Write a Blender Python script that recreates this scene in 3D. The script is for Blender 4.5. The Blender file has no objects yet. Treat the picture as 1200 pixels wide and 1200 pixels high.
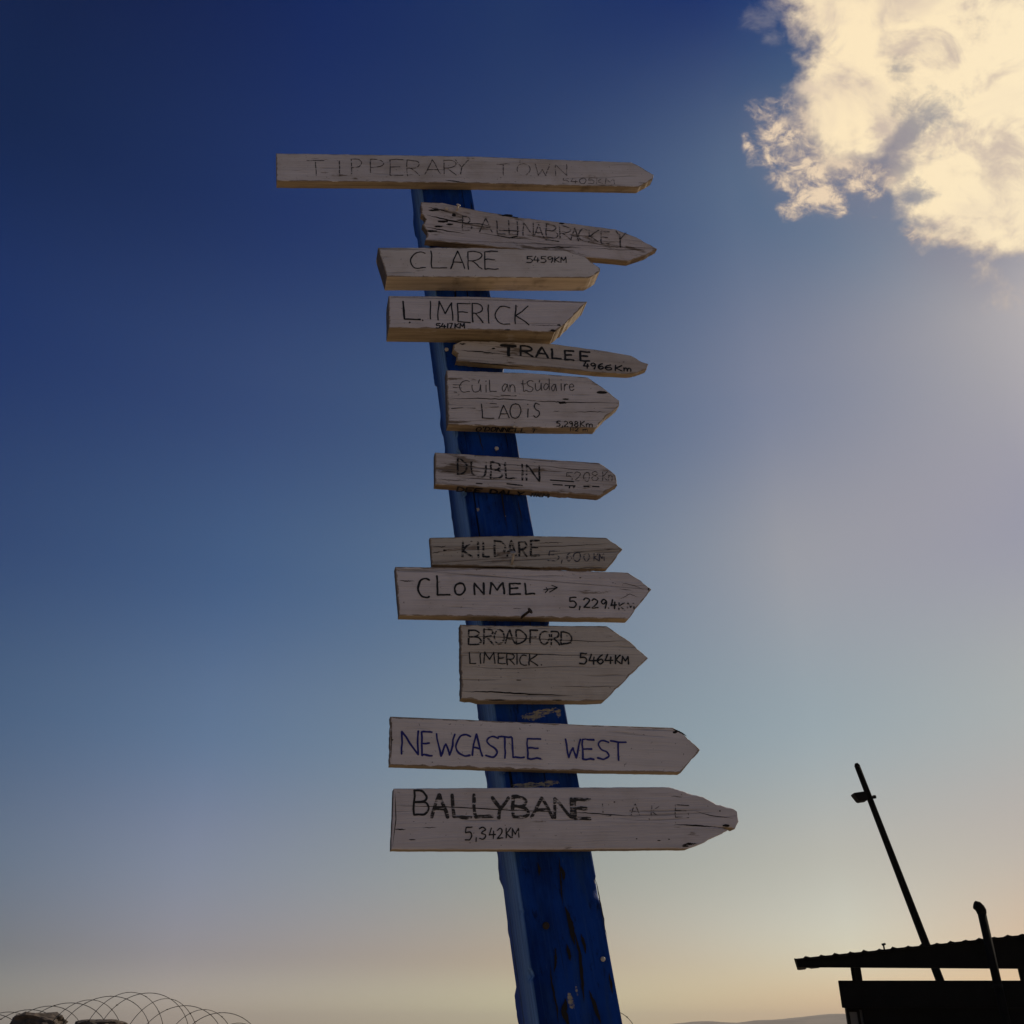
import bpy, bmesh, math, random
from mathutils import Vector, Matrix, noise
from math import radians as R, sin, cos, pi

random.seed(7)
S = bpy.context.scene
COL = S.collection

# ------------------------------------------------------------------ camera
EYE = Vector((0, 0, 1.6)); PITCH = R(29.0); FOC = 1109.0        # focal length in 1200-px units
cam = bpy.data.cameras.new("camera"); cam.sensor_width = 36; cam.lens = FOC / 1200 * 36
cam.clip_start = 0.05; cam.clip_end = 20000
camo = bpy.data.objects.new("camera", cam); COL.objects.link(camo)
camo.location = EYE; camo.rotation_euler = (pi / 2 + PITCH, 0, 0); S.camera = camo
FWD = Vector((0, cos(PITCH), sin(PITCH))); UPV = Vector((0, -sin(PITCH), cos(PITCH))); RGT = Vector((1, 0, 0))

# ------------------------------------------------------------------ light and exposure
SUN_AZ, SUN_EL = 50.0, 38.0
S.view_settings.view_transform = 'Standard'; S.view_settings.look = 'None'
S.view_settings.exposure = 0; S.view_settings.gamma = 1
sun = bpy.data.lights.new("sun", 'SUN'); sun.energy = 2.75; sun.angle = R(0.6); sun.color = (1.0, .86, .68)
suno = bpy.data.objects.new("sun", sun); COL.objects.link(suno)
sd = Vector((sin(R(SUN_AZ)) * cos(R(SUN_EL)), cos(R(SUN_AZ)) * cos(R(SUN_EL)), sin(R(SUN_EL))))
suno.rotation_euler = sd.to_track_quat('Z', 'Y').to_euler()

W = bpy.data.worlds.new("World"); S.world = W; W.use_nodes = True
nt = W.node_tree; N = nt.nodes; LK = nt.links


class G:
    """small helper for wiring nodes"""
    def __init__(s, tree): s.t = tree
    def n(s, typ, **kw):
        o = s.t.nodes.new(typ)
        for k, v in kw.items(): setattr(o, k, v)
        return o
    def put(s, sock, v):
        if isinstance(v, bpy.types.NodeSocket): s.t.links.new(v, sock)
        elif v is not None: sock.default_value = v
    def math(s, op, a, b=None, clamp=False):
        o = s.n('ShaderNodeMath', operation=op); o.use_clamp = clamp
        s.put(o.inputs[0], a)
        if b is not None: s.put(o.inputs[1], b)
        return o.outputs[0]
    def vmath(s, op, a, b=None):
        o = s.n('ShaderNodeVectorMath', operation=op); s.put(o.inputs[0], a)
        if b is not None: s.put(o.inputs[1], b)
        return o.outputs['Value'] if op in ('DOT_PRODUCT', 'LENGTH') else o.outputs[0]
    def rng(s, v, a, b, c=0.0, d=1.0, smooth=True):
        o = s.n('ShaderNodeMapRange'); o.interpolation_type = 'SMOOTHSTEP' if smooth else 'LINEAR'
        s.put(o.inputs['Value'], v)
        for k, x in (('From Min', a), ('From Max', b), ('To Min', c), ('To Max', d)): s.put(o.inputs[k], x)
        return o.outputs[0]
    def mix(s, f, a, b, typ='RGBA', blend='MIX'):
        o = s.n('ShaderNodeMix', data_type=typ)
        if typ == 'RGBA': o.blend_type = blend; i, j, q = 6, 7, 2
        else: i, j, q = 2, 3, 0
        s.put(o.inputs[0], f)
        for k, v in ((i, a), (j, b)):
            if isinstance(v, tuple) and len(v) == 3: v = v + (1,)
            s.put(o.inputs[k], v)
        return o.outputs[q]
    def ramp(s, f, stops, mode='LINEAR'):
        o = s.n('ShaderNodeValToRGB'); o.color_ramp.interpolation = mode; e = o.color_ramp.elements
        while len(e) < len(stops): e.new(0.5)
        for k, (p, c) in enumerate(stops):
            e[k].position = p; e[k].color = (c + (1,)) if len(c) == 3 else c
        s.put(o.inputs[0], f); return o.outputs[0]
    def noise(s, vec, scale, detail=4, rough=.5, dist=0, lac=2.0):
        o = s.n('ShaderNodeTexNoise'); s.put(o.inputs['Vector'], vec)
        o.inputs['Scale'].default_value = scale; o.inputs['Detail'].default_value = detail
        o.inputs['Roughness'].default_value = rough; o.inputs['Distortion'].default_value = dist
        o.inputs['Lacunarity'].default_value = lac
        return o.outputs['Fac']
    def map(s, vec, loc=(0, 0, 0), rot=(0, 0, 0), sc=(1, 1, 1), typ='POINT'):
        o = s.n('ShaderNodeMapping'); o.vector_type = typ; s.put(o.inputs[0], vec)
        o.inputs['Location'].default_value = loc; o.inputs['Rotation'].default_value = rot; o.inputs['Scale'].default_value = sc
        return o.outputs[0]


g = G(nt)
sky = g.n('ShaderNodeTexSky', sky_type='NISHITA'); sky.sun_disc = False
sky.sun_elevation = R(SUN_EL); sky.sun_rotation = R(SUN_AZ)
sky.air_density = 1.0; sky.dust_density = 0.8; sky.ozone_density = 1.0
tc = g.n('ShaderNodeTexCoord'); DIR = g.vmath('NORMALIZE', tc.outputs['Generated'])
sx = g.n('ShaderNodeSeparateXYZ'); g.put(sx.inputs[0], DIR)
elev = g.math('MULTIPLY', g.math('ARCSINE', sx.outputs[2]), 2 / pi, clamp=True)
azim = g.math('MULTIPLY', g.math('ARCTAN2', sx.outputs[0], sx.outputs[1]), 180 / pi)
ELS = [0.5, 4, 9, 16, 25, 35, 46, 58]
TINT = [  # colour ratios that tint the Nishita sky, by azimuth and elevation
    (-38, [(0.1825, 0.3226, 0.4377), (0.1139, 0.1945, 0.2752), (0.142, 0.2409, 0.3316), (0.1491, 0.2501, 0.3786), (0.112, 0.192, 0.3856), (0.0515, 0.1432, 0.3808), (0.0179, 0.0944, 0.2579), (0.01, 0.0544, 0.2047)]),
    (-18, [(0.8923, 0.7954, 0.9007), (0.5754, 0.4726, 0.5509), (0.5779, 0.5067, 0.5623), (0.4335, 0.4916, 0.5652), (0.2718, 0.3813, 0.5191), (0.1936, 0.273, 0.4556), (0.0677, 0.1508, 0.3709), (0.0126, 0.0928, 0.3342)]),
    (0, [(0.9129, 0.9312, 0.7971), (0.7144, 0.5237, 0.4304), (0.6803, 0.5629, 0.4305), (0.6083, 0.5893, 0.5074), (0.4607, 0.5227, 0.5228), (0.2783, 0.3763, 0.4688), (0.1381, 0.2204, 0.3933), (0.0526, 0.1403, 0.3355)]),
    (18, [(0.8532, 0.6524, 0.5134), (0.8432, 0.7257, 0.6206), (0.7965, 0.6402, 0.4895), (0.6822, 0.6494, 0.5342), (0.8155, 0.6745, 0.544), (0.5296, 0.5121, 0.5237), (0.2976, 0.3858, 0.4737), (0.0099, 0.081, 0.3097)]),
    (32, [(0.8248, 0.6125, 0.4156), (0.6776, 0.3928, 0.2732), (0.6554, 0.4866, 0.3918), (0.6462, 0.5705, 0.4524), (0.4855, 0.4444, 0.4471), (0.5114, 0.4834, 0.4529), (0.1759, 0.3121, 0.401), (0.0193, 0.1392, 0.3791)]),
]
acc = None; prev = None
for az, row in TINT:
    c = g.ramp(elev, [(e / 90, v) for e, v in zip(ELS, row)], 'B_SPLINE' if False else 'EASE')
    acc = c if acc is None else g.mix(g.rng(azim, prev, az, smooth=False), acc, c)
    prev = az
clear = g.mix(1.0, sky.outputs[0], acc, blend='MULTIPLY')

# cloud bank high on the right: a fixed region of the sky, in coordinates about the direction (0, cos29, sin29)
dF = g.math('MAXIMUM', g.vmath('DOT_PRODUCT', DIR, tuple(FWD)), 0.05)
cu = g.math('DIVIDE', g.vmath('DOT_PRODUCT', DIR, tuple(RGT)), dF)
cv = g.math('DIVIDE', g.vmath('DOT_PRODUCT', DIR, tuple(UPV)), dF)
cxy = g.n('ShaderNodeCombineXYZ'); g.put(cxy.inputs[0], cu); g.put(cxy.inputs[1], cv); UV = cxy.outputs[0]
wn = g.n('ShaderNodeTexNoise'); wn.inputs['Scale'].default_value = 9; wn.inputs['Detail'].default_value = 5
g.put(wn.inputs['Vector'], g.map(UV, loc=(3.1, 1.7, .4)))
warp = g.vmath('MULTIPLY', g.vmath('SUBTRACT', wn.outputs['Color'], (.5, .5, .5)), (.10, .07, 0))
UVW = g.vmath('ADD', UV, warp)


def ell(cx, cy, rx, ry, rot=0):
    """soft ellipse of cloud; centre and radii as 1200-px offsets turned to tangents"""
    v = g.map(UVW, loc=((cx - 600) / FOC, (600 - cy) / FOC, 0), rot=(0, 0, R(rot)), sc=(rx / FOC, ry / FOC, 1), typ='TEXTURE')
    return g.math('SUBTRACT', 1.0, g.vmath('LENGTH', v))


def union(lst):
    a = lst[0]
    for b in lst[1:]:
        o = g.n('ShaderNodeMath', operation='SMOOTH_MAX'); g.put(o.inputs[0], a); g.put(o.inputs[1], b); o.inputs[2].default_value = .25
        a = o.outputs[0]
    return a


big = union([ell(1080, 20, 165, 150, 10), ell(1190, 120, 150, 200, 0), ell(995, 105, 85, 95, -30), ell(1015, 30, 85, 65, 0), ell(1030, 155, 40, 40, 0),
             ell(1140, 235, 95, 70, -25), ell(1190, 255, 90, 60, 0), ell(1330, 20, 260, 255, 0)])
thin = union([ell(955, 190, 92, 42, -10), ell(948, 236, 66, 25, 4), ell(1012, 216, 62, 32, 10), ell(925, 150, 50, 40, 20),
              ell(1120, 275, 60, 15, -10)])
thin = g.math('MAXIMUM', thin, g.math('SUBTRACT', ell(868, 167, 24, 20, 0), .45))
wisp = g.math('SUBTRACT', union([ell(893, 12, 45, 30, 20), ell(900, 40, 30, 20, 0)]), .14)
n1 = g.noise(g.map(UV, loc=(5.3, 2.2, 1.1)), 11, 9, .60, .25)
n2 = g.noise(g.map(UV, loc=(1.3, 8.2, 3.1), sc=(1, 1.3, 1)), 26, 8, .62, .3)
f_big = g.math('ADD', big, g.math('MULTIPLY', g.math('SUBTRACT', n1, .5), 1.5))
f_big = g.math('ADD', f_big, g.math('MULTIPLY', g.math('SUBTRACT', n2, .5), .55))
gap = union([ell(1080, 158, 46, 24, 42), ell(1034, 194, 52, 18, 0), ell(1080, 232, 24, 14, 30)])
n4 = g.noise(g.map(UV, loc=(7.3, 1.2, 4.1), sc=(1, 1.25, 1)), 34, 9, .66, .35)
gapf = g.math('ADD', gap, g.math('ADD', g.math('MULTIPLY', g.math('SUBTRACT', n1, .5), 2.2), g.math('MULTIPLY', g.math('SUBTRACT', n4, .5), 3.0)))
gapn = g.rng(gapf, -.45, .95)
a_big = g.math('MULTIPLY', g.rng(f_big, -.04, .40), g.math('SUBTRACT', 1, g.math('MULTIPLY', gapn, .66)))
f_thin = g.math('ADD', thin, g.math('MULTIPLY', g.math('SUBTRACT', n4, .5), 2.9))
f_thin = g.math('ADD', f_thin, g.math('MULTIPLY', g.math('SUBTRACT', n1, .5), .8))
a_thin = g.math('MULTIPLY', g.rng(f_thin, .08, .85), .94)
f_w = g.math('ADD', wisp, g.math('MULTIPLY', g.math('SUBTRACT', n4, .5), 2.2))
a_w = g.math('MULTIPLY', g.rng(f_w, .1, 1.0), .30)
veil = g.math('MULTIPLY', g.rng(union([ell(1010, 200, 190, 110, -15), ell(1160, 260, 170, 120, 0)]), 0, .9), .45)
n3 = g.noise(g.map(UV, loc=(2.3, 4.4, 0), sc=(.8, 1.3, 1)), 7, 5, .55, .6)
c_big = g.mix(g.rng(n3, .45, .66), (.98, .80, .53), (.66, .53, .43))
glow = g.rng(cu, .34, .60)
c_big = g.mix(glow, c_big, (.98, .82, .56))
n5 = g.noise(g.map(UV, loc=(4.3, 6.1, 2.2), sc=(1, 1.2, 1)), 15, 8, .6, .5)
c_big = g.mix(g.math('MULTIPLY', g.rng(n5, .47, .70), .8), c_big, (.54, .44, .39))
c_big = g.mix(g.rng(f_big, .0, .50), (.56, .45, .37), c_big)
c_big = g.mix(g.math('MULTIPLY', gapn, .6), c_big, (.42, .35, .34))
# clear sky and cloud are both carried at full range; the Nishita sky itself at strength 0.1
cscale = g.n('ShaderNodeVectorMath', operation='SCALE'); g.put(cscale.inputs[0], c_big); cscale.inputs['Scale'].default_value = 10
def tens(c): return tuple(v * 10 for v in c)
OUT = g.mix(veil, clear, tens((.24, .21, .27)))
OUT = g.mix(a_w, OUT, tens((.40, .36, .36)))
OUT = g.mix(a_thin, OUT, g.mix(g.rng(f_thin, .3, 1.0), tens((.42, .34, .31)), tens((.86, .67, .47))))
OUT = g.mix(g.math('MULTIPLY', g.rng(union([ell(1070, 165, 90, 60, 20)]), 0, .8), .55), OUT, tens((.30, .26, .29)))
OUT = g.mix(a_big, OUT, cscale.outputs[0])
bg = N['Background']; bg.inputs['Strength'].default_value = 0.1; LK.new(OUT, bg.inputs['Color'])

# ------------------------------------------------------------------ helpers


def ray(x, y): return FWD * FOC + RGT * (x - 600) + UPV * (600 - y)
def hit(x, y, p0, n):
    d = ray(x, y); return EYE + d * ((p0 - EYE).dot(n) / d.dot(n))
def at(x, y, Y):                                   # the point of that line of sight standing Y metres out
    d = ray(x, y); return EYE + d * (Y / d.y)
def proj(p):
    v = p - EYE; z = v.dot(FWD); return (600 + FOC * v.dot(RGT) / z, 600 - FOC * v.dot(UPV) / z, z)


def link(name, bm, mats, parent=None, smooth=False, mw=None):
    me = bpy.data.meshes.new(name); bm.normal_update(); bm.to_mesh(me); bm.free()
    for m in (mats if isinstance(mats, (list, tuple)) else [mats]): me.materials.append(m)
    if smooth:
        for p in me.polygons: p.use_smooth = True
    o = bpy.data.objects.new(name, me); COL.objects.link(o)
    if parent: o.parent = parent
    if mw: o.matrix_world = mw
    return o


def tag(o, label=None, cat=None, group=None, kind=None):
    for k, v in (('label', label), ('category', cat), ('group', group), ('kind', kind)):
        if v: o[k] = v
    return o


def empty(name, mat, label, cat, group=None):
    o = bpy.data.objects.new(name, None); COL.objects.link(o); o.matrix_world = mat; o.empty_display_size = .1
    return tag(o, label, cat, group)


def add_box(bm, x0, x1, y0, y1, z0, z1, mi=0):
    vs = [bm.verts.new((x, y, z)) for x in (x0, x1) for y in (y0, y1) for z in (z0, z1)]
    for q in ((0, 1, 3, 2), (4, 6, 7, 5), (0, 4, 5, 1), (2, 3, 7, 6), (0, 2, 6, 4), (1, 5, 7, 3)):
        bm.faces.new([vs[i] for i in q]).material_index = mi


def add_tube(bm, pts, rad, seg=8, caps=True, mi=0):
    pts = [Vector(p) for p in pts]; rings = []
    ref = Vector((.31, .77, .56))
    for i, p in enumerate(pts):
        t = (pts[min(i + 1, len(pts) - 1)] - pts[max(i - 1, 0)]).normalized()
        a = t.cross(ref)
        if a.length < .1: a = t.cross(Vector((1, 0, 0)))
        a.normalize(); b = t.cross(a); ref = b.cross(t) * -1 if False else ref
        r = rad[i] if isinstance(rad, (list, tuple)) else rad
        rings.append([bm.verts.new(p + a * (r * cos(2 * pi * k / seg)) + b * (r * sin(2 * pi * k / seg))) for k in range(seg)])
    for u, v in zip(rings, rings[1:]):
        for k in range(seg):
            f = bm.faces.new((u[k], u[(k + 1) % seg], v[(k + 1) % seg], v[k])); f.smooth = True; f.material_index = mi
    if caps:
        bm.faces.new(rings[0][::-1]).material_index = mi; bm.faces.new(rings[-1]).material_index = mi


def mat(name):
    m = bpy.data.materials.new(name); m.use_nodes = True
    return m, G(m.node_tree), m.node_tree.nodes['Principled BSDF'], m.node_tree.nodes['Material Output']


def plain(name, col, rough=.7, metal=0, var=.25, scale=6, bump=0.0, bscale=40):
    m, h, b, o = mat(name); t = h.n('ShaderNodeTexCoord').outputs['Object']
    f = h.noise(t, scale, 6, .6)
    c = h.mix(h.rng(f, .3, .7), tuple(x * (1 - var) for x in col), tuple(min(1, x * (1 + var)) for x in col))
    h.put(b.inputs['Base Color'], c); b.inputs['Roughness'].default_value = rough; b.inputs['Metallic'].default_value = metal
    if bump:
        bp = h.n('ShaderNodeBump'); bp.inputs['Strength'].default_value = bump; bp.inputs['Distance'].default_value = .01
        h.put(bp.inputs['Height'], h.noise(t, bscale, 6, .6)); h.put(b.inputs['Normal'], bp.outputs[0])
    return m


def paint_mat(name, seed, tint=(0.764, 0.723, 0.744), wear=.25, grain=0.39, dirt=.35):
    """white paint brushed on a board; grain runs along the board (local x)"""
    m, h, b, o = mat(name); t = h.n('ShaderNodeTexCoord').outputs['Object']
    t = h.map(t, loc=(seed * 1.37, seed * .73, seed * .41))
    wob = h.noise(h.map(t, sc=(5, 12, 12)), 1, 3)
    tw = h.n('ShaderNodeVectorMath', operation='ADD'); h.put(tw.inputs[0], t)
    cw = h.n('ShaderNodeCombineXYZ'); h.put(cw.inputs[1], h.math('MULTIPLY', h.math('SUBTRACT', wob, .5), .012)); h.put(tw.inputs[1], cw.outputs[0])
    t2 = tw.outputs[0]
    fine = h.noise(h.map(t2, sc=(6, 330, 330)), 1, 5, .65)
    mid = h.noise(h.map(t2, sc=(3, 75, 75)), 1, 5, .6)
    blot = h.noise(t, 11, 6, .62); big_ = h.noise(t, 3.5, 4, .5)
    col = h.mix(h.rng(big_, .3, .7), tint, tuple(c * (1 - .18 * dirt) for c in tint))
    col = h.mix(h.math('MULTIPLY', h.rng(blot, .42, .72), .55 * dirt), col, (.36, .29, .22))
    col = h.mix(h.math('MULTIPLY', h.rng(mid, .45, .75), .75 * grain), col, (.33, .28, .25))
    col = h.mix(h.math('MULTIPLY', h.rng(fine, .46, .78), min(1, .06 + .9 * grain)), col, (.22, .18, .16))
    lines = h.noise(h.map(t2, loc=(9, 3, 1), sc=(4, 120, 120)), 1, 3, .5)
    col = h.mix(h.math('MULTIPLY', h.rng(lines, .655, .70), min(1, .95 * grain + .2)), col, (.09, .07, .06))
    if wear > 0:
        w = h.math('ADD', h.noise(h.map(t2, loc=(2, 7, 4), sc=(9, 48, 48)), 1, 6, .65), h.math('MULTIPLY', h.noise(t, 6, 3), .35))
        col = h.mix(h.rng(w, .86 - .25 * wear, .92 - .2 * wear), col, h.mix(fine, (.30, .24, .19), (.14, .11, .09)))
    edge = h.n('ShaderNodeAttribute', attribute_name='edge').outputs['Fac']
    en = h.math('ADD', h.math('MULTIPLY', edge, .34), h.noise(h.map(t2, loc=(6, 1, 2), sc=(30, 110, 110)), 1, 5, .65))
    col = h.mix(h.rng(en, .68, .80, 0, .9), col, h.mix(fine, (.34, .26, .18), (.16, .12, .09)))
    ply = h.noise(h.map(t2, loc=(1, 9, 3), sc=(1.2, 26, 26)), 1, 4, .6)
    col = h.mix(h.math('MULTIPLY', h.rng(ply, .40, .70), .22), col, (.44, .39, .35))
    specks = h.noise(h.map(t, loc=(4, 4, 4)), 150, 2, .5)
    col = h.mix(h.math('MULTIPLY', h.rng(specks, .70, .74), .6), col, (.10, .08, .07))
    h.put(b.inputs['Base Color'], col); b.inputs['Roughness'].default_value = .72
    b.inputs['Specular IOR Level'].default_value = .25
    bp = h.n('ShaderNodeBump'); bp.inputs['Strength'].default_value = .6; bp.inputs['Distance'].default_value = .003
    h.put(bp.inputs['Height'], h.math('SUBTRACT', h.math('ADD', h.math('MULTIPLY', mid, .6), fine), h.math('MULTIPLY', h.rng(lines, .64, .7), .8)))
    h.put(b.inputs['Normal'], bp.outputs[0])
    return m


def wood_mat(name, c0=(.42, .29, .15), c1=(.20, .125, .06), seed=0):
    m, h, b, o = mat(name); t = h.map(h.n('ShaderNodeTexCoord').outputs['Object'], loc=(seed, seed * .3, 0))
    a = h.noise(h.map(t, sc=(4, 110, 110)), 1, 5, .6); d = h.noise(t, 14, 5, .6)
    col = h.mix(h.rng(a, .32, .7), c0, c1); col = h.mix(h.math('MULTIPLY', h.rng(d, .5, .72), .7), col, (.10, .07, .04))
    col = h.mix(h.math('MULTIPLY', h.rng(h.noise(h.map(t, loc=(3, 3, 3), sc=(12, 30, 30)), 1, 4), .62, .7), .5), col, (.55, .48, .42))
    h.put(b.inputs['Base Color'], col); b.inputs['Roughness'].default_value = .8
    bp = h.n('ShaderNodeBump'); bp.inputs['Strength'].default_value = .4; bp.inputs['Distance'].default_value = .003
    h.put(bp.inputs['Height'], a); h.put(b.inputs['Normal'], bp.outputs[0])
    return m


INKS = {}
def ink_mat(col, wear):
    k = (col, wear)
    if k in INKS: return INKS[k]
    m, h, b, o = mat("ink"); t = h.n('ShaderNodeTexCoord').outputs['Object']
    f = h.noise(h.map(t, loc=(wear * 9, 1, 2), sc=(28, 300, 300)), 1, 4, .65)
    f2 = h.noise(t, 90, 4, .6)
    v = h.math('ADD', h.math('MULTIPLY', f, .65), h.math('MULTIPLY', f2, .35))
    th = .29 + .37 * wear
    keep = h.rng(v, th - .05, th + .04)
    b.inputs['Base Color'].default_value = col + (1,); b.inputs['Roughness'].default_value = .6
    tr = h.n('ShaderNodeBsdfTransparent'); mx = h.n('ShaderNodeMixShader')
    h.put(mx.inputs[0], h.math('MULTIPLY', keep, 1 - .35 * max(0, wear - .45))); h.put(mx.inputs[1], tr.outputs[0]); h.put(mx.inputs[2], b.outputs[0]); h.put(o.inputs[0], mx.outputs[0])
    INKS[k] = m; return m


WOOD = wood_mat("bare_wood_edge", (.40, .31, .20), (.22, .165, .10)); WOOD_PALE = wood_mat('pale_sawn_wood', (.66, .54, .40), (.46, .37, .26), 2); WOOD_DARK = wood_mat("weathered_wood_edge", (.27, .19, .11), (.13, .085, .05), 4)
CRACK = plain("crack_dark", (.014, .011, .010), .95)
END = wood_mat('dark_left_end', (.10, .075, .05), (.05, .036, .026), 6); STEEL = plain("whitewashed_nail", (.55, .49, .42), .6, .0); RUST = plain("rusty_nail", (.035, .022, .016), .8, .2)  # first one: darker wood, used only on left-facing board ends

# ------------------------------------------------------------------ handwriting
FONT = {
    'A': [[(0, 0), (.48, 1)], [(.48, 1), (1, 0)], [(.2, .36), (.82, .36)]],
    'B': [[(0, 0), (.02, 1)], 'c', [(0, 1), (.55, .98), (.82, .78), (.6, .56), (.06, .52)], 'c', [(.06, .52), (.72, .5), (1, .27), (.72, .05), (0, 0)]],
    'C': ['c', [(1, .92), (.65, 1), (.25, .86), (0, .48), (.2, .13), (.58, 0), (1, .04)]],
    'D': [[(.02, 0), (0, 1)], 'c', [(-.04, 1), (.55, .94), (1, .58), (.78, .17), (0, 0)]],
    'E': [[(1, 1), (0, 1)], [(0, 1), (.02, 0)], [(.02, 0), (1, 0)], [(0, .52), (.78, .54)]],
    'F': [[(1, 1), (0, 1)], [(0, 1), (.02, 0)], [(0, .52), (.8, .54)]],
    'H': [[(0, 0), (0, 1)], [(1, 0), (1, 1)], [(0, .5), (1, .5)]],
    'I': [[(.45, 1), (.55, 0)]],
    'K': [[(0, 0), (.04, 1)], [(.95, 1), (.05, .46)], [(.05, .46), (1, 0)]],
    'L': [[(0, 1), (.08, 0)], [(.08, 0), (1, .02)]],
    'M': [[(0, 0), (.08, 1)], [(.08, 1), (.5, .35)], [(.5, .35), (.9, 1)], [(.9, 1), (1, 0)]],
    'N': [[(0, 0), (0, 1)], [(0, 1), (1, 0)], [(1, 0), (.98, 1)]],
    'O': ['c', [(.55, 1), (.15, .85), (0, .45), (.25, .05), (.65, .02), (1, .42), (.88, .85), (.5, 1)]],
    'P': [[(.02, 0), (0, 1)], 'c', [(0, 1), (.7, .98), (1, .76), (.7, .5), (.02, .46)]],
    'R': [[(.02, 0), (0, 1)], 'c', [(0, 1), (.7, .98), (.95, .76), (.7, .53), (.02, .47)], [(.3, .48), (1, 0)]],
    'S': ['c', [(.95, .9), (.5, 1), (.08, .8), (.3, .56), (.75, .42), (.95, .2), (.5, 0), (0, .1)]],
    'T': [[(0, 1), (1, 1)], [(.5, 1), (.52, 0)]],
    'U': ['c', [(0, 1), (0, .35), (.2, .05), (.5, 0), (.8, .06), (1, .36), (1, 1)]],
    'V': [[(0, 1), (.5, 0)], [(.5, 0), (1, 1)]],
    'W': [[(0, 1), (.22, 0)], [(.22, 0), (.5, .55)], [(.5, .55), (.74, 0)], [(.74, 0), (1, 1)]],
    'Y': [[(0, 1), (.5, .5)], [(1, 1), (.5, .5), (.38, 0)]],
    '0': ['c', [(.55, 1), (.1, .8), (0, .4), (.3, 0), (.75, .08), (1, .55), (.85, .92), (.5, 1)]],
    '1': [[(.5, 1), (.4, 0)]],
    '2': ['c', [(0, .82), (.4, 1), (.9, .82), (.75, .5), (.02, 0)], [(.02, 0), (1, .03)]],
    '3': ['c', [(0, .92), (.55, 1), (.9, .78), (.35, .52), (.95, .3), (.6, 0), (0, .08)]],
    '4': [[(.35, 1), (0, .35)], [(0, .35), (1, .38)], [(.72, .72), (.68, 0)]],
    '5': [[(.95, 1), (.15, .98)], [(.15, .98), (.1, .58)], 'c', [(.1, .58), (.6, .62), (.95, .33), (.65, .02), (0, .04)]],
    '6': ['c', [(.8, 1), (.25, .7), (0, .3), (.4, 0), (.95, .22), (.7, .5), (.1, .35)]],
    '7': [[(0, 1), (1, 1)], [(1, 1), (.4, 0)]],
    '8': ['c', [(.5, .52), (.1, .76), (.5, 1), (.9, .78), (.5, .52), (.02, .25), (.5, 0), (1, .25), (.5, .52)]],
    '9': ['c', [(.95, .8), (.5, 1), (.05, .75), (.45, .5), (.95, .8), (.85, .3), (.7, 0)]],
    ',': [[(.6, .1), (.3, -.25)]], '.': [[(.4, .0), (.6, .06)]], "'": [[(.5, 1.05), (.4, .75)]], '-': [[(0, .5), (1, .5)]],
    'u': ['c', [(0, .62), (.02, .2), (.35, 0), (.8, .15), (.92, .62)], [(.92, .62), (1, 0)]],
    'i': [[(.5, .62), (.5, 0)], [(.45, .92), (.55, .96)]], 'a': ['c', [(.9, .5), (.45, .62), (.02, .3), (.35, 0), (.9, .45)], [(.9, .6), (1, 0)]],
    'n': [[(0, .62), (.03, 0)], 'c', [(.03, .35), (.4, .62), (.85, .5), (1, 0)]],
    't': ['c', [(.4, 1), (.38, .2), (.6, 0), (1, .08)], [(0, .66), (.9, .68)]],
    'd': ['c', [(.85, .5), (.4, .6), (.02, .28), (.35, 0), (.88, .4)], [(.92, 1.1), (.95, 0)]],
    'r': [[(.05, .62), (.08, 0)], 'c', [(.08, .36), (.4, .6), (1, .58)]], 'e': ['c', [(.05, .3), (.9, .38), (.5, .62), (.03, .32), (.4, 0), (1, .1)]],
    'm': [[(0, .6), (.02, 0)], 'c', [(.02, .35), (.25, .6), (.48, .45), (.5, 0)], 'c', [(.5, .35), (.75, .6), (.98, .45), (1, 0)]],
    '/': [[(.35, 1.05), (.05, .8)]],
}
WID = {'I': .28, 'M': 1.15, 'W': 1.35, '1': .3, ',': .25, '.': .25, "'": .2, ' ': .55, 'i': .25, 'm': 1.0, 'r': .5, 't': .5}


def smooth_curve(p, n=6):
    out = []
    q = [p[0]] + list(p) + [p[-1]]
    for i in range(1, len(q) - 2):
        a, b, c, d = q[i - 1], q[i], q[i + 1], q[i + 2]
        for k in range(n):
            t = k / n
            out.append(tuple(.5 * (2 * b[j] + (c[j] - a[j]) * t + (2 * a[j] - 5 * b[j] + 4 * c[j] - d[j]) * t * t + (3 * b[j] - a[j] - 3 * c[j] + d[j]) * t ** 3) for j in (0, 1)))
    out.append(p[-1]); return out


def strokes_of(ch):
    cur = False; out = []
    for e in FONT[ch]:
        if e == 'c': cur = True; continue
        if cur: out.append(smooth_curve(e))
        else:
            for a, b in zip(e, e[1:]): out.append([(a[0] + (b[0] - a[0]) * k / 4, a[1] + (b[1] - a[1]) * k / 4) for k in range(5)])
        cur = False
    return out


def boxes(text, x0, x1, gap=.26):
    w = [WID.get(c, .8) for c in text]; tot = sum(w) + gap * (len(text) - 1); k = (x1 - x0) / tot; out = []; x = x0
    for c, a in zip(text, w):
        if c != ' ': out.append((c, x, x + a * k))
        x += (a + gap) * k
    return out


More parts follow.
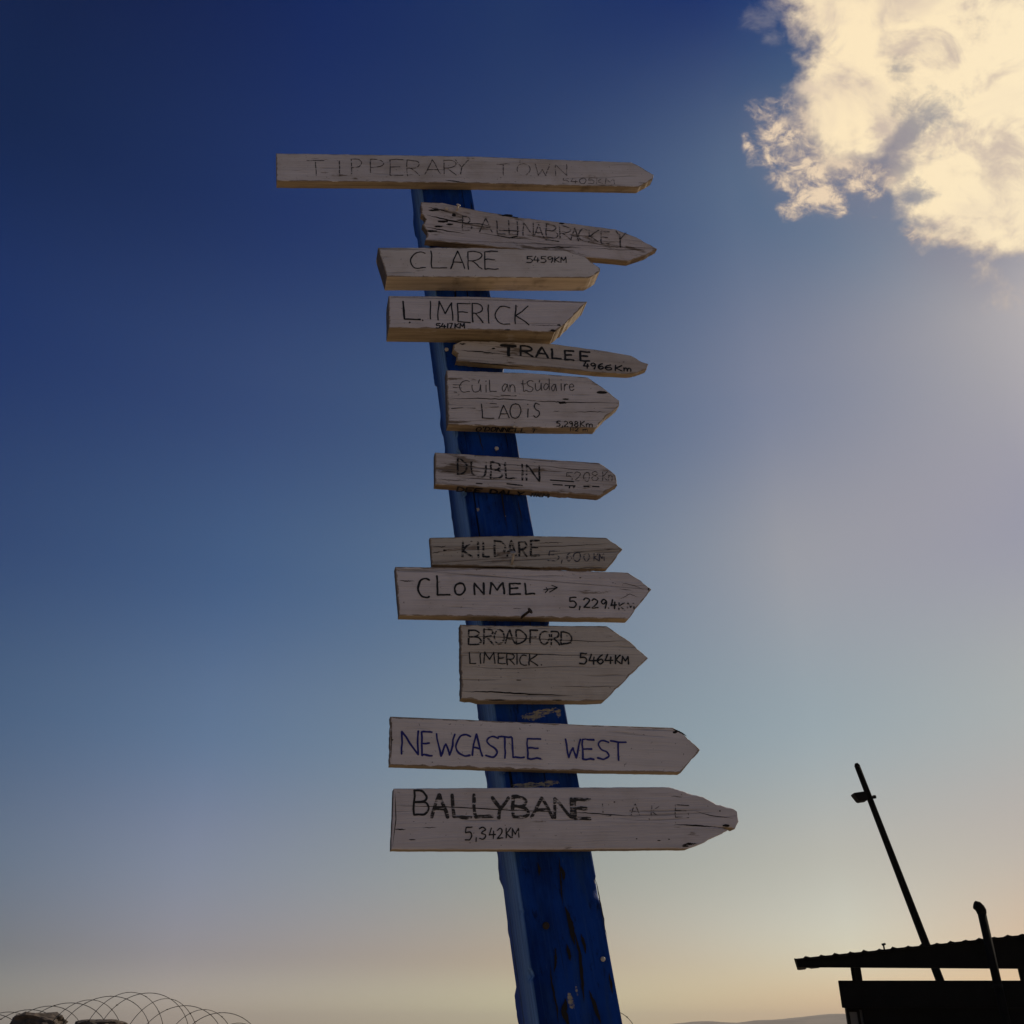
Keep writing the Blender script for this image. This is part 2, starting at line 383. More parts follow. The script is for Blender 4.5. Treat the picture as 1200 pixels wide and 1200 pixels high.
def write(items, p0, p1, h0, h1=None, jit=.06):
    """handwritten line: boxes on a baseline p0 -> p1, letter height h0 -> h1; returns polylines"""
    h1 = h1 or h0; out = []
    for ch, xa, xb in items:
        s = ((xa + xb) / 2 - p0[0]) / (p1[0] - p0[0]); h = (h0 + (h1 - h0) * s) * (1 + random.uniform(-.04, .04)); dy = random.uniform(-.05, .05) * h
        slope = (p1[1] - p0[1]) / (p1[0] - p0[0])
        ph = random.uniform(0, 50)
        for st in strokes_of(ch):
            line = []
            for k, (u, v) in enumerate(st):
                nx = noise.noise(Vector((ph, u * 2, v * 2))) * jit * h; ny = noise.noise(Vector((ph + 9, u * 2, v * 2))) * jit * h
                x = xa + (xb - xa) * u + nx
                y = p0[1] + slope * (x - p0[0]) + dy - v * h + ny
                line.append((x, y))
            out.append(line)
    return out


def ribbon(bm, pts, wid, zoff, mi=0, taper=False):
    """flat brush mark; pts are local 2-D points, wid in metres"""
    n = len(pts); L = []
    for i in range(n):
        a = Vector(pts[max(0, i - 1)]); b = Vector(pts[min(n - 1, i + 1)]); t = b - a
        if t.length < 1e-7: t = Vector((1, 0))
        t.normalize(); nn = Vector((-t.y, t.x)); p = Vector(pts[i])
        w = wid * .5 * (1 + .34 * noise.noise(Vector((p.x * 150, p.y * 150, zoff * 1e4))))
        if taper: w *= max(.04, sin(pi * (i + .25) / (n - .5)))
        L.append((p, nn, t, w))
    pts_l = []
    def V(q): return bm.verts.new((q.x, q.y, zoff))
    p, nn, t, w = L[0]
    left = [V(p + nn * w)]; right = [V(p - nn * w)]; capa = [] if taper else [V(p - t * w * .7 + nn * w * .5), V(p - t * w * .7 - nn * w * .5)]
    for p, nn, t, w in L[1:]: left.append(V(p + nn * w)); right.append(V(p - nn * w))
    capb = [] if taper else [V(p + t * w * .7 - nn * w * .5), V(p + t * w * .7 + nn * w * .5)]
    for i in range(n - 1):
        f = bm.faces.new((right[i], right[i + 1], left[i + 1], left[i])); f.material_index = mi
    if not taper:
        bm.faces.new((right[0], left[0], capa[0], capa[1])).material_index = mi
        bm.faces.new((left[-1], right[-1], capb[0], capb[1])).material_index = mi


# ------------------------------------------------------------------ the blue post
PHI = R(13); PN = Vector((sin(PHI), -cos(PHI), 0)); PP = at(680, 1195, 1.70)
fl0, fr0 = hit(628, 1195, PP, PN), hit(730.5, 1195, PP, PN)
fl1, fr1 = hit(493, 222, PP, PN), hit(553.5, 222, PP, PN)
DEPTH = .137
sA = (-.25 - fl0.z) / (fl1.z - fl0.z); sB = 1.034
base = fl0.lerp(fr0, .5); top = fl1.lerp(fr1, .5)
zax = (top - base).normalized(); yax = (-PN); xax = yax.cross(zax).normalized(); zax = xax.cross(yax)
P_origin = base + (top - base) * ((0 - base.z) / (top.z - base.z))
PM = Matrix((xax, yax, zax)).transposed().to_4x4(); PM.translation = P_origin
PMI = PM.inverted()

m, h, b, o = mat("blue_paint"); t = h.n('ShaderNodeTexCoord').outputs['Object']
fine = h.noise(h.map(t, sc=(240, 240, 7)), 1, 5, .6); blot = h.noise(h.map(t, sc=(14, 14, 5)), 1, 6, .65)
crk = h.noise(h.map(t, loc=(3, 1, 7), sc=(60, 60, 2.2)), 1, 4, .6, .4)
col = h.mix(h.rng(blot, .36, .62), (.0020, .021, .13), (.0055, .052, .30))
left_f = h.n('ShaderNodeAttribute', attribute_name='left_fade_lit').outputs['Fac']
col = h.mix(h.math('MULTIPLY', h.rng(fine, .48, .78), .45), col, (.03, .085, .27))
col = h.mix(h.rng(h.noise(h.map(t, loc=(6, 3, 2), sc=(34, 34, 5)), 1, 6, .7), .50, .66, 0, .5), col, (.022, .060, .17))
mot = h.noise(h.map(t, loc=(2, 5, 1), sc=(70, 70, 22)), 1, 6, .7)
col = h.mix(h.rng(mot, .56, .66, 0, .75), col, (.004, .010, .040))
col = h.mix(h.rng(h.noise(h.map(t, loc=(5, 2, 8), sc=(110, 110, 26)), 1, 5, .7), .62, .70, 0, .45), col, (.06, .12, .30))
col = h.mix(h.rng(crk, .61, .66), col, (.004, .006, .018))
col = h.mix(h.math('MULTIPLY', left_f, h.rng(fine, .25, .7, .35, .95)), col, (.17, .34, .66))  # left face: faded blue paint, its sky-lit brightness also put into the colour
att = h.n('ShaderNodeAttribute', attribute_name='chip').outputs['Fac']
peel = h.math('ADD', h.noise(h.map(t, loc=(8, 2, 4), sc=(42, 42, 16)), 1, 6, .65), h.math('MULTIPLY', att, .42))
pm_ = h.rng(peel, .735, .765)
def patch(px, py, rx, rz, amp=.36):
    q = PMI @ hit(px, py, PP, PN)
    v = h.map(t, loc=(q.x, 0, q.z), sc=(rx, .02, rz), typ='TEXTURE')
    v2 = h.map(v, loc=(0, 0, 0))
    return h.math('MULTIPLY', h.math('MAXIMUM', h.math('SUBTRACT', 1, h.vmath('LENGTH', v2)), 0), amp)
for a in ((622, 840, .050, .012, .5), (655, 836, .014, .018, .5), (640, 833, .03, .008, .5), (633, 919, .060, .009, .5), (612, 921, .03, .008, .5), (668, 1172, .010, .024, .46), (676, 1160, .006, .02, .4), (560, 597, .008, .012), (640, 1085, .010, .006), (592, 605, .01, .008), (570, 640, .02, .01)):
    peel = h.math('ADD', peel, patch(*a))
peel = h.math('ADD', peel, h.math('MULTIPLY', h.math('SUBTRACT', h.noise(h.map(t, sc=(170, 170, 120)), 1, 5, .7), .5), .42))
pm2 = h.math('MULTIPLY', h.rng(peel, .74, .82), h.rng(h.noise(h.map(t, loc=(7, 7, 1), sc=(60, 60, 200)), 1, 5, .7), .40, .54))
col = h.mix(pm2, col, h.mix(fine, (.58, .52, .40), (.17, .14, .10)))
h.put(b.inputs['Base Color'], col); b.inputs['Roughness'].default_value = .6
h.put(b.inputs['Roughness'], h.mix(pm2, .6, .85, typ='FLOAT'))
b.inputs['Specular IOR Level'].default_value = .07
bp = h.n('ShaderNodeBump'); bp.inputs['Strength'].default_value = .5; bp.inputs['Distance'].default_value = .004
h.put(bp.inputs['Height'], h.math('SUBTRACT', h.math('ADD', h.math('MULTIPLY', fine, .5), blot), h.math('ADD', h.math('MULTIPLY', pm2, .3), h.math('MULTIPLY', h.rng(crk, .6, .68), 1.2))))
h.put(b.inputs['Normal'], bp.outputs[0]); BLUE = m

bm = bmesh.new(); lay = bm.verts.layers.float.new('chip'); lay2 = bm.verts.layers.float.new('left_fade_lit'); NR = 620; prev = None
prof = []                                      # perimeter: (x fraction, depth fraction, corner weight, corner id)
K = 9
cs = [(-1, 0), (1, 0), (1, 1), (-1, 1)]
for e in range(4):
    a, c_ = cs[e], cs[(e + 1) % 4]
    for k in range(K):
        f = k / K; f = .5 - .5 * cos(pi * f)
        prof.append((a[0] + (c_[0] - a[0]) * f, a[1] + (c_[1] - a[1]) * f))
for i in range(NR + 1):
    s = sA + (sB - sA) * i / NR
    L_ = fl0.lerp(fl1, s); R_ = fr0.lerp(fr1, s); mid_ = (L_ + R_) / 2; hw = (R_ - L_).length / 2; ex = (R_ - L_).normalized()
    row = []
    zz = mid_.z
    for (u, d) in prof:
        x = u * hw; y = d * DEPTH
        dx = hw - abs(x); dy = min(y, DEPTH - y); cd = math.hypot(dx, dy)
        cid = (1 if x > 0 else 0) + (2 if y > DEPTH / 2 else 0)
        r = max(0, 1 - cd / .012)
        nz = noise.noise(Vector((cid * 13.1, zz * 9, 1))) * .6 + noise.noise(Vector((cid * 13.1, zz * 34, 4))) * .5 + noise.noise(Vector((cid * 5.1, zz * 120, 8))) * .25
        chip = max(0, nz - (.06 if cid in (0, 2) else .30 if cid == 1 else .16)) * r
        pull = .0022 * r + min(.015, chip * (.034 if cid in (0, 2) else .020))
        if cid == 2: pull += .0075 * max(0, min(1, .5 + 9 * (noise.noise(Vector((3.3, zz * 3.1, 2))) + .35 * noise.noise(Vector((8.3, zz * 19, 2)))))) * max(0, 1 - cd / .03) + .0025 * abs(noise.noise(Vector((1.3, zz * 90, 6)))) * r
        sx_ = -1 if x > 0 else 1; sy_ = 1 if y < DEPTH / 2 else -1
        w1 = .0009 * noise.noise(Vector((x * 30, y * 30, zz * 6))) + .0006 * noise.noise(Vector((x * 160, y * 160, zz * 12)))
        q = mid_ + ex * (x + sx_ * pull + w1) + yax * (y + sy_ * pull + w1)
        if i > NR - 16: q = q + zax * (.075 * (y / DEPTH) * (i - NR + 16) / 16)
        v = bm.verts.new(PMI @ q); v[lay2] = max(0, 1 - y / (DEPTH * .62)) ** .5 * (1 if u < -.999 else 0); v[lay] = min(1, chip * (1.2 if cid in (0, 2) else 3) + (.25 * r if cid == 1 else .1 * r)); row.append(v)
    if prev:
        n_ = len(row)
        for k in range(n_): bm.faces.new((prev[k], prev[(k + 1) % n_], row[(k + 1) % n_], row[k]))
    else: bm.faces.new(row[::-1])
    prev = row
bm.faces.new(prev)
bmesh.ops.recalc_face_normals(bm, faces=bm.faces[:])
zz = 0
for line, w in (([(655, 1003), (657, 1030), (659, 1062)], 2.0), ([(662, 1062), (669, 1085), (673, 1108)], 6.5), ([(672, 1090), (679, 1115), (682, 1150), (684, 1175)], 4.0), ([(680, 1094), (684, 1105), (686, 1118)], 4.0),
                ([(650, 1110), (651, 1125), (649, 1140)], 3), ([(645, 1130), (646, 1150), (652, 1180), (654, 1200)], 2.4), ([(630, 1010), (632, 1020), (631, 1027)], 3), ([(657, 1015), (660, 1025), (661, 1032)], 4.5), ([(664, 1106), (667, 1118), (668, 1126)], 4.5),
                ([(696, 1025), (704, 1060), (711, 1100)], 1.4), ([(690, 1160), (697, 1180), (704, 1200)], 5), ([(663, 1170), (660, 1185), (668, 1205)], 7), ([(582, 545), (588, 580), (594, 622)], 1.5), ([(560, 505), (566, 530)], 1.2), ([(606, 585), (612, 612)], 1.2), ([(713, 1140), (718, 1165)], 3)):
    q = []
    for (p, r) in zip(line, line[1:]):
        for k in range(7): q.append((p[0] + (r[0] - p[0]) * k / 7 + random.uniform(-.5, .5), p[1] + (r[1] - p[1]) * k / 7))
    q.append(line[-1]); w3 = [PMI @ hit(x, y, PP, PN) for x, y in q]
    tmp = bmesh.new(); ribbon(tmp, [(v.x, v.z) for v in w3], w * proj(hit(*q[0], PP, PN))[2] / FOC, 0, 1, taper=True); vm = {}
    for v in tmp.verts: vm[v] = bm.verts.new((v.co.x, -.0016 - zz, v.co.y))
    for f_ in tmp.faces: bm.faces.new([vm[v] for v in f_.verts]).material_index = 1
    tmp.free(); zz += .00002
post = empty('signpost_beam', PM, 'leaning square wooden post in chipped blue paint carrying the arrow boards', 'post')
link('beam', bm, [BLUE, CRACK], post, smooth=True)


def nail(parent, M, px, py, off, length=.012, head=.0045, tilt=(0, 0), m_=None):
    """nail driven into the face at that spot, off metres proud of the post face"""
    q = hit(px, py, PP + PN * off, PN); mi = M.inverted()
    d = (PN + xax * tilt[0] + zax * tilt[1]).normalized()
    bmn = bmesh.new(); a = q - PN * .004; e = q + d * length
    add_tube(bmn, [mi @ a, mi @ (q + d * length * .5), mi @ e], head * .42, 8)
    add_tube(bmn, [mi @ e, mi @ (e + d * .0012), mi @ (e + d * .002)], [head, head, head * .6], 12)
    return link('nail', bmn, m_ or STEEL, parent, smooth=False)


for (x, y, l) in ((523, 411, .004), (581, 528, .008)): nail(post, PM, x, y, 0, l, .0045)
nail(post, PM, 639, 1085, 0, .004, .006, m_=RUST); nail(post, PM, 706, 1124, 0, .002, .004)

# ------------------------------------------------------------------ the twelve arrow boards
BLK = (.006, .005, .005); GRY = (.055, .048, .048); PALE = (.13, .11, .11); NAVY = (.010, .013, .19)
GROUP = 'arrow boards nailed to the blue post'


def sign(label, outline, band, marks, cracks=(), spots=(), under=(), seed=1, paint={}, edge=WOOD, rough=(), nails=(), tmin=.012, tmax=.05, topw=None):
    bx = [p[0] for p in outline]; cx = (min(bx) + max(bx)) / 2
    yb = max(p[1] for p in outline)
    t = tmin
    for k in range(200):                           # thickness whose underside shows `band` px deep
        t = tmin + (tmax - tmin) * k / 199
        f = hit(cx, yb, PP + PN * t, PN); 
        if proj(f - PN * t)[1] - yb >= band: break
    F0 = PP + PN * t
    pts = [hit(x, y, F0, PN) for x, y in outline]
    a = hit(min(bx), yb - 8, F0, PN)
    i0 = min(range(len(outline)), key=lambda i: outline[i][0] + outline[i][1]); 
    # local frame: x along the board's upper edge
    ex = (pts[1] - pts[0]).normalized() if topw is None else (hit(*topw[1], F0, PN) - hit(*topw[0], F0, PN)).normalized()
    ey = PN.cross(ex).normalized(); c = sum(pts, Vector()) / len(pts)
    M = Matrix((ex, ey, PN)).transposed().to_4x4(); M.translation = c; MI = M.inverted()
    loc = lambda x, y: (lambda q: (q.x, q.y))(MI @ hit(x, y, F0, PN))
    root = empty('direction_sign', M, label, 'direction sign', GROUP)
    # outline, densified and slightly uneven
    P2 = [loc(x, y) for x, y in outline]; D = []
    for i, (p, q) in enumerate(zip(P2, P2[1:] + P2[:1])):
        Lg = math.hypot(q[0] - p[0], q[1] - p[1]); n = max(1, int(Lg / .004)); amp = .0016 if i in rough else .00045
        nx, ny = -(q[1] - p[1]) / Lg, (q[0] - p[0]) / Lg
        for k in range(n):
            f = k / n; x = p[0] + (q[0] - p[0]) * f; y = p[1] + (q[1] - p[1]) * f
            j = (noise.noise(Vector((x * 45, y * 45, seed))) * 1.0 + noise.noise(Vector((x * 160, y * 160, seed + 5))) * .8) * amp
            D.append((x + nx * j, y + ny * j))
    n = len(D); area = sum(D[i][0] * D[(i + 1) % n][1] - D[(i + 1) % n][0] * D[i][1] for i in range(n))
    if area < 0: D.reverse()
    def off(i, d):
        p, q = D[i - 1], D[(i + 1) % n]; L_ = math.hypot(q[0] - p[0], q[1] - p[1]) or 1
        d *= 1 + .8 * noise.noise(Vector((D[i][0] * 60, D[i][1] * 60, seed + 3)))
        return (D[i][0] - (q[1] - p[1]) / L_ * d, D[i][1] + (q[0] - p[0]) / L_ * d)
    bm = bmesh.new(); ed = bm.verts.layers.float.new('edge')
    front = [bm.verts.new((*off(i, .0012), 0)) for i in range(n)]
    rim = [bm.verts.new((D[i][0], D[i][1], -.0012)) for i in range(n)]
    back = [bm.verts.new((D[i][0], D[i][1], -t + .0008)) for i in range(n)]
    for v in front + rim: v[ed] = 0.0 if seed == 12 else 1.0
    if seed == 12: bm.faces.new(front).material_index = 0
    else:
        inner = [bm.verts.new((*off(i, .0042), 0)) for i in range(n)]
        for i in range(n): bm.faces.new((front[i], front[(i + 1) % n], inner[(i + 1) % n], inner[i])).material_index = 0
        bm.faces.new(inner).material_index = 0
    for i in range(n):
        j = (i + 1) % n
        bm.faces.new((front[j], front[i], rim[i], rim[j])).material_index = 0
        bm.faces.new((rim[j], rim[i], back[i], back[j])).material_index = 3 if (D[j][1] - D[i][1]) * -1 > .75 * math.hypot(D[j][0] - D[i][0], D[j][1] - D[i][1]) and D[i][0] < 0 else 1
    bm.faces.new(back[::-1]).material_index = 1
    bmesh.ops.recalc_face_normals(bm, faces=bm.faces[:])
    z = .00012
    pxm = proj(c)[2] / FOC
    for (line, w) in cracks:
        q = []
        for (p, r) in zip(line, line[1:]):
            for k in range(8): q.append((p[0] + (r[0] - p[0]) * k / 8, p[1] + (r[1] - p[1]) * k / 8 + random.uniform(-.35, .35)))
        q.append(line[-1]); ribbon(bm, [loc(*e) for e in q], w * pxm, z, 2, taper=True); z += .00002
    for (x, y, rx, ry) in spots:                   # knots, gouges and flaked places
        vs = []
        for k in range(18):
            r = 1 + .45 * noise.noise(Vector((cos(k / 18 * 2 * pi) * 1.7, sin(k / 18 * 2 * pi) * 1.7, x)))
            vs.append(bm.verts.new((*loc(x + rx * r * cos(-k / 18 * 2 * pi), y + ry * r * sin(-k / 18 * 2 * pi)), z)))
        bm.faces.new(vs).material_index = 2; z += .00002
    dash_inks = []
    for (polys, w, colr, wear) in [(q[1], q[2], q[3], q[4]) for q in marks if q[0] == 'dash']:
        dash_inks.append((colr, wear))
        for pl in polys: ribbon(bm, [loc(*e) for e in pl], w * pxm, z + .0002, 3 + len(dash_inks)); z += .000012
    link('board', bm, [paint_mat('sign_paint', seed, **paint), edge, CRACK, END] + [ink_mat(*k) for k in dash_inks], root)
    z = .0004
    for (nm, polys, w, colr, wear) in marks:
        if nm == 'dash': continue
        bm = bmesh.new()
        for pl in polys:
            ribbon(bm, [loc(*e) for e in pl], w * pxm, z); z += .000012
        link(nm, bm, ink_mat(colr, wear), root)
    for (polys, w, colr, wear, ylo, yhi) in under:                # lettering on the underside of the board
        bm = bmesh.new(); zz = 0
        yb_loc = None
        for pl in polys:
            q = []
            for (x, y) in pl:                      # fraction of the visible underside -> depth behind the face
                f = min(.95, max(.08, (y - ylo(x)) / (yhi(x) - ylo(x)))); lx, ly = loc(x, ylo(x))
                q.append((lx, -f * t))
            tmp = bmesh.new(); ribbon(tmp, q, w * pxm, 0)
            lx, ly = loc(pl[0][0], ylo(pl[0][0]))
            vm = {}
            for v in tmp.verts:
                # find the board's lower edge at this x
                yy = loc(proj(M @ Vector((v.co.x, ly, 0)))[0], ylo(proj(M @ Vector((v.co.x, ly, 0)))[0]))[1]
                vm[v] = bm.verts.new((v.co.x, yy - .0011 - zz, v.co.y))
            for f_ in tmp.faces: bm.faces.new([vm[v] for v in f_.verts])
            tmp.free(); zz += .000012
        link('underside_lettering', bm, ink_mat(colr, wear), root)
    for (x, y, l, hd, tilt, mm) in nails: nail(root, M, x, y, t, l, hd, tilt, mm)
    return root


def lin(*p): return [(a, b) for a, b in p]


sign('long thin white arrow board lettered TIPPERARY TOWN, at the very top of the post',
     [(323.5, 179.5), (440, 181.2), (560, 183.3), (740, 190.2), (752, 196), (766, 205), (765, 209.5), (748.5, 219), (640, 216.8), (560, 214.6), (440, 213), (324, 211.8)], 8.2,
     [('lettering', write([('T', 360, 380), ('I', 395, 401), ('P', 412, 424), ('P', 434, 450), ('E', 457, 472), ('R', 477, 492), ('A', 497.5, 517), ('R', 520, 535), ('Y', 533, 550)], (360, 205), (550, 205.5), 18, 18), 1.15, GRY, .50),
      ('lettering', write([('T', 582, 597), ('O', 606, 621), ('W', 627, 644), ('N', 651, 664)], (582, 206), (664, 206), 13.5), 1.15, PALE, .52),
      ('distance_lettering', write(boxes('5405KM', 659, 720), (659, 215), (720, 216), 6.5), 1.0, PALE, .52)],
     cracks=[([(521, 211), (534, 212.5), (548, 214.2)], 1.6)], seed=1, paint=dict(wear=.12, grain=0.27, dirt=.8), edge=WOOD, rough=(3, 4, 5, 6))

sign('ragged white arrow board with scrawled BALLINA lettering, directly above the CLARE board',
     [(493.5, 236.5), (518, 237.5), (560, 246.5), (611, 255), (672, 262), (721, 268.5), (746, 278), (770, 291.5), (757, 299), (736, 306), (684, 301), (620, 293.5), (560, 287), (498, 281.5), (501, 270), (495, 263), (500, 257), (494, 250)], 6,
     [('lettering', write([('B', 542, 553), ('A', 562, 577), ('L', 582, 592), ('L', 596, 606), ('I', 604, 609), ('N', 613, 625), ('A', 626, 637), ('B', 640, 654), ('R', 656, 669), ('A', 669, 678), ('C', 678, 688), ('K', 690, 702), ('E', 704, 714), ('Y', 722, 734)], (542, 270.5), (733, 287), 16.5, 14), 1.5, GRY, .52),
      ('dash', [[(545, 262), (562, 262.5), (575, 265)], [(583, 276), (597, 279), (606, 277)], [(638, 281), (655, 283)], [(584, 251.5), (607, 255.5)], [(585, 270), (608, 271)], [(726, 275), (727, 290)]], 1.6, BLK, .5)],
     cracks=[([(631, 290.5), (655, 289.5), (681, 290)], 1.8), ([(688, 290), (730, 293), (760, 292)], .9), ([(560, 273), (600, 279), (628, 281)], 1.0), ([(500, 252), (530, 259), (552, 262)], 2.6), ([(498, 266), (520, 270), (545, 274)], 1.6), ([(502, 243), (516, 246), (528, 249)], 2.0)],
     spots=[(519, 259.5, 6, 1.5), (532, 252, 2.4, 2.2), (508, 246.5, 6, 1.1), (506, 271, 6, 1.2), (514, 265.5, 5, 1.0), (527, 263, 4, 1.0), (540, 258, 5, .8), (595, 252.5, 7, 1.4), (658, 262, 3, 1)], seed=2, paint=dict(tint=(0.764, 0.701, 0.721), wear=.42, grain=0.47, dirt=.8), edge=WOOD_DARK, rough=(6, 7, 13, 14, 15, 16, 17, 3, 4),
     nails=[(523, 245.5, .003, .005, (0, 0), None), (535, 247, .014, .0055, (.25, .5), None)], topw=((560, 246.5), (721, 268.5)))

sign('thick white arrow board lettered CLARE 5459 KM with pale bare wood underside',
     [(443, 290), (560, 290), (664, 293.5), (685, 300.5), (703.5, 314.5), (703, 318), (690, 325.5), (580, 325), (453.5, 324)], 16,
     [('lettering', write([('C', 481, 498), ('L', 505, 523.5), ('A', 528, 544.5), ('R', 548.5, 565), ('E', 568, 583.5)], (481, 315.5), (584, 314.8), 20.5), 1.55, BLK, .12),
      ('distance_lettering', write([('5', 617, 624), ('4', 625.5, 632), ('5', 633.5, 640), ('9', 641.5, 648), ('K', 650, 655.5), ('M', 657, 663.5)], (617, 307.5), (663, 307.5), 7.6, 6), 1.3, BLK, .2)],
     seed=3, paint=dict(tint=(0.764, 0.723, 0.721), wear=.12, grain=0.14, dirt=.6), edge=WOOD_PALE, rough=(3, 4, 5))

sign('thick white board lettered LIMERICK 5417 KM with slanting sawn right end, below the CLARE board',
     [(455.5, 346.5), (570, 347.8), (688.5, 353.5), (662, 379.5), (650, 389), (600, 387.3), (543, 385.7), (455.7, 384)], 16,
     [('lettering', write([('L', 472, 492)], (472, 373.5), (492, 374), 20.5), 2.4, BLK, .2),
      ('lettering', write([('I', 501, 507), ('M', 513, 531), ('E', 536, 551), ('R', 553.5, 566), ('I', 570, 575), ('C', 580, 597.5), ('K', 603.5, 620)], (501, 375), (620, 381), 21.5), 1.6, BLK, .12),
      ('distance_lettering', write([('5', 511, 516), ('4', 517, 522.5), ('1', 523.5, 526), ('7', 526.5, 530), ('K', 533, 538), ('M', 539, 544.5)], (511, 384.5), (544, 385), 5.6), 1.5, BLK, .1)],
     cracks=[([(622, 381), (640, 381.3), (656, 381)], .8)], spots=[(480, 378, 1.2, 1), (495.3, 375.5, 1, .9), (655, 381, 2.2, 1), (648, 387.5, 4, 1.3), (595, 386.5, 4, .7)], seed=4, paint=dict(tint=(0.764, 0.712, 0.744), wear=.12, grain=0.16, dirt=.5), rough=(2, 3))

sign('narrow white arrow board lettered TRALEE with splintered left end, tucked under the LIMERICK board',
     [(531.5, 404.5), (541, 399), (600, 400.5), (649, 403), (707.5, 411), (740, 416.5), (752.5, 424), (759.4, 426.5), (758, 432), (748, 436), (737, 438.3), (700, 436.5), (639, 430), (560, 425.5), (534, 423), (536.5, 414), (531.5, 409.5)], 5,
     [('lettering', write([('T', 587, 604.5)], (587, 416), (604, 416.5), 11.5), 4.0, BLK, .1),
      ('lettering', write([('R', 610, 624), ('A', 628, 642), ('L', 646.5, 657.5), ('E', 662, 672), ('E', 679.5, 691)], (610, 417), (691, 423.3), 11.5, 10.5), 2.7, BLK, .12),
      ('distance_lettering', write([('4', 684, 690), ('9', 692, 698), ('6', 701, 707), ('6', 709, 717), ('K', 721, 729), ('m', 731, 739)], (684, 431.5), (739, 435.5), 7, 6), 1.9, BLK, .2)],
     cracks=[([(540, 410.5), (562, 412.3), (592, 415)], 1.6), ([(580, 414), (640, 420), (690, 423.5)], .8), ([(541, 423.5), (580, 427), (616, 431)], 1.4), ([(538, 403), (546, 403.2)], 2.2)], spots=[(578, 408.5, 2.2, .9)],
     seed=5, paint=dict(tint=(0.677, 0.622, 0.601), wear=.42, grain=0.47, dirt=.8), rough=(5, 6, 7, 8, 9, 13, 14, 15, 16, 0), topw=((600, 400.5), (707, 411)))

_lo = lambda x: 497.5 + (x - 525) * .041; _hi = lambda x: 505.5 + (x - 525) * .006
sign('white arrow board with a thin Irish script line above the word LAOIS',
     [(523.3, 433.8), (620, 437), (688.7, 442), (711, 457.5), (725.5, 469.5), (726, 476), (711, 487), (698, 501.5), (620, 501), (525, 497.2)], 7.5,
     [('lettering', write([('C', 538.5, 550), ('u', 553.5, 564), ('/', 560, 565), ('i', 568, 571), ('L', 573.5, 582), ('a', 588, 595.5), ('n', 597.5, 603.5), ('t', 611, 616), ('S', 617, 625), ('u', 627.5, 634.5), ('/', 631.5, 635), ('d', 637, 644), ('a', 646.5, 652), ('i', 656.5, 659), ('r', 661, 665), ('e', 667, 673)], (538.5, 460.3), (673, 457.5), 14.5, 12), 1.05, GRY, .22),
      ('lettering', write([('L', 564.5, 579), ('A', 584, 597), ('O', 597.5, 610), ('i', 616, 621), ('S', 625, 632.5)], (564, 490.5), (633, 489.5), 16.5), 1.25, BLK, .2),
      ('dash', [[(563, 472.8), (572, 472.6), (582, 473.5)], [(568, 477.8), (584, 477)], [(529, 479), (545, 477.5), (557, 478.5)], [(558, 481), (566, 482)], [(531, 451), (541, 451.5)], [(531, 454), (541, 455)], [(532, 459.5), (535, 460)], [(587, 463.3), (605, 464)]], 1.2, GRY, .5),
      ('distance_lettering', write([('5', 652, 656.5), (',', 657.5, 660), ('2', 661, 665.5), ('9', 667, 671), ('8', 673, 677.5), ('K', 680, 685), ('m', 687, 694)], (652, 499.8), (694, 500.5), 6.2), 1.2, BLK, .3),
      ('lettering', write(boxes('1128M', 668, 688), (668, 507), (688, 507), 4.6) if False else write(boxes('112 m', 668, 688), (668, 505.2), (688, 505.6), 4), 1.0, BLK, .25)],
     cracks=[([(525, 467.5), (560, 467), (600, 468), (640, 470.5)], 1.4), ([(620, 470), (650, 470.8), (665, 471.5), (726, 472)], 1.5), ([(672, 483), (692, 482.5), (714, 483)], 1.0), ([(648, 482), (656, 482)], .9)],
     spots=[(659, 472, 5, 1.6), (705, 460, 6, 1.6), (663, 467.8, 4, .9)],
     under=[(write(boxes("O'DONNELL T", 559.5, 629.5), (559.5, 504), (629.5, 504.4), 4.2), 1.5, BLK, .2, _lo, _hi)],
     seed=6, paint=dict(tint=(0.764, 0.712, 0.721), wear=.25, grain=0.30, dirt=.6), rough=(2, 3, 4, 5, 6), nails=[(602, 500, .002, .0035, (0, -.2), None)])

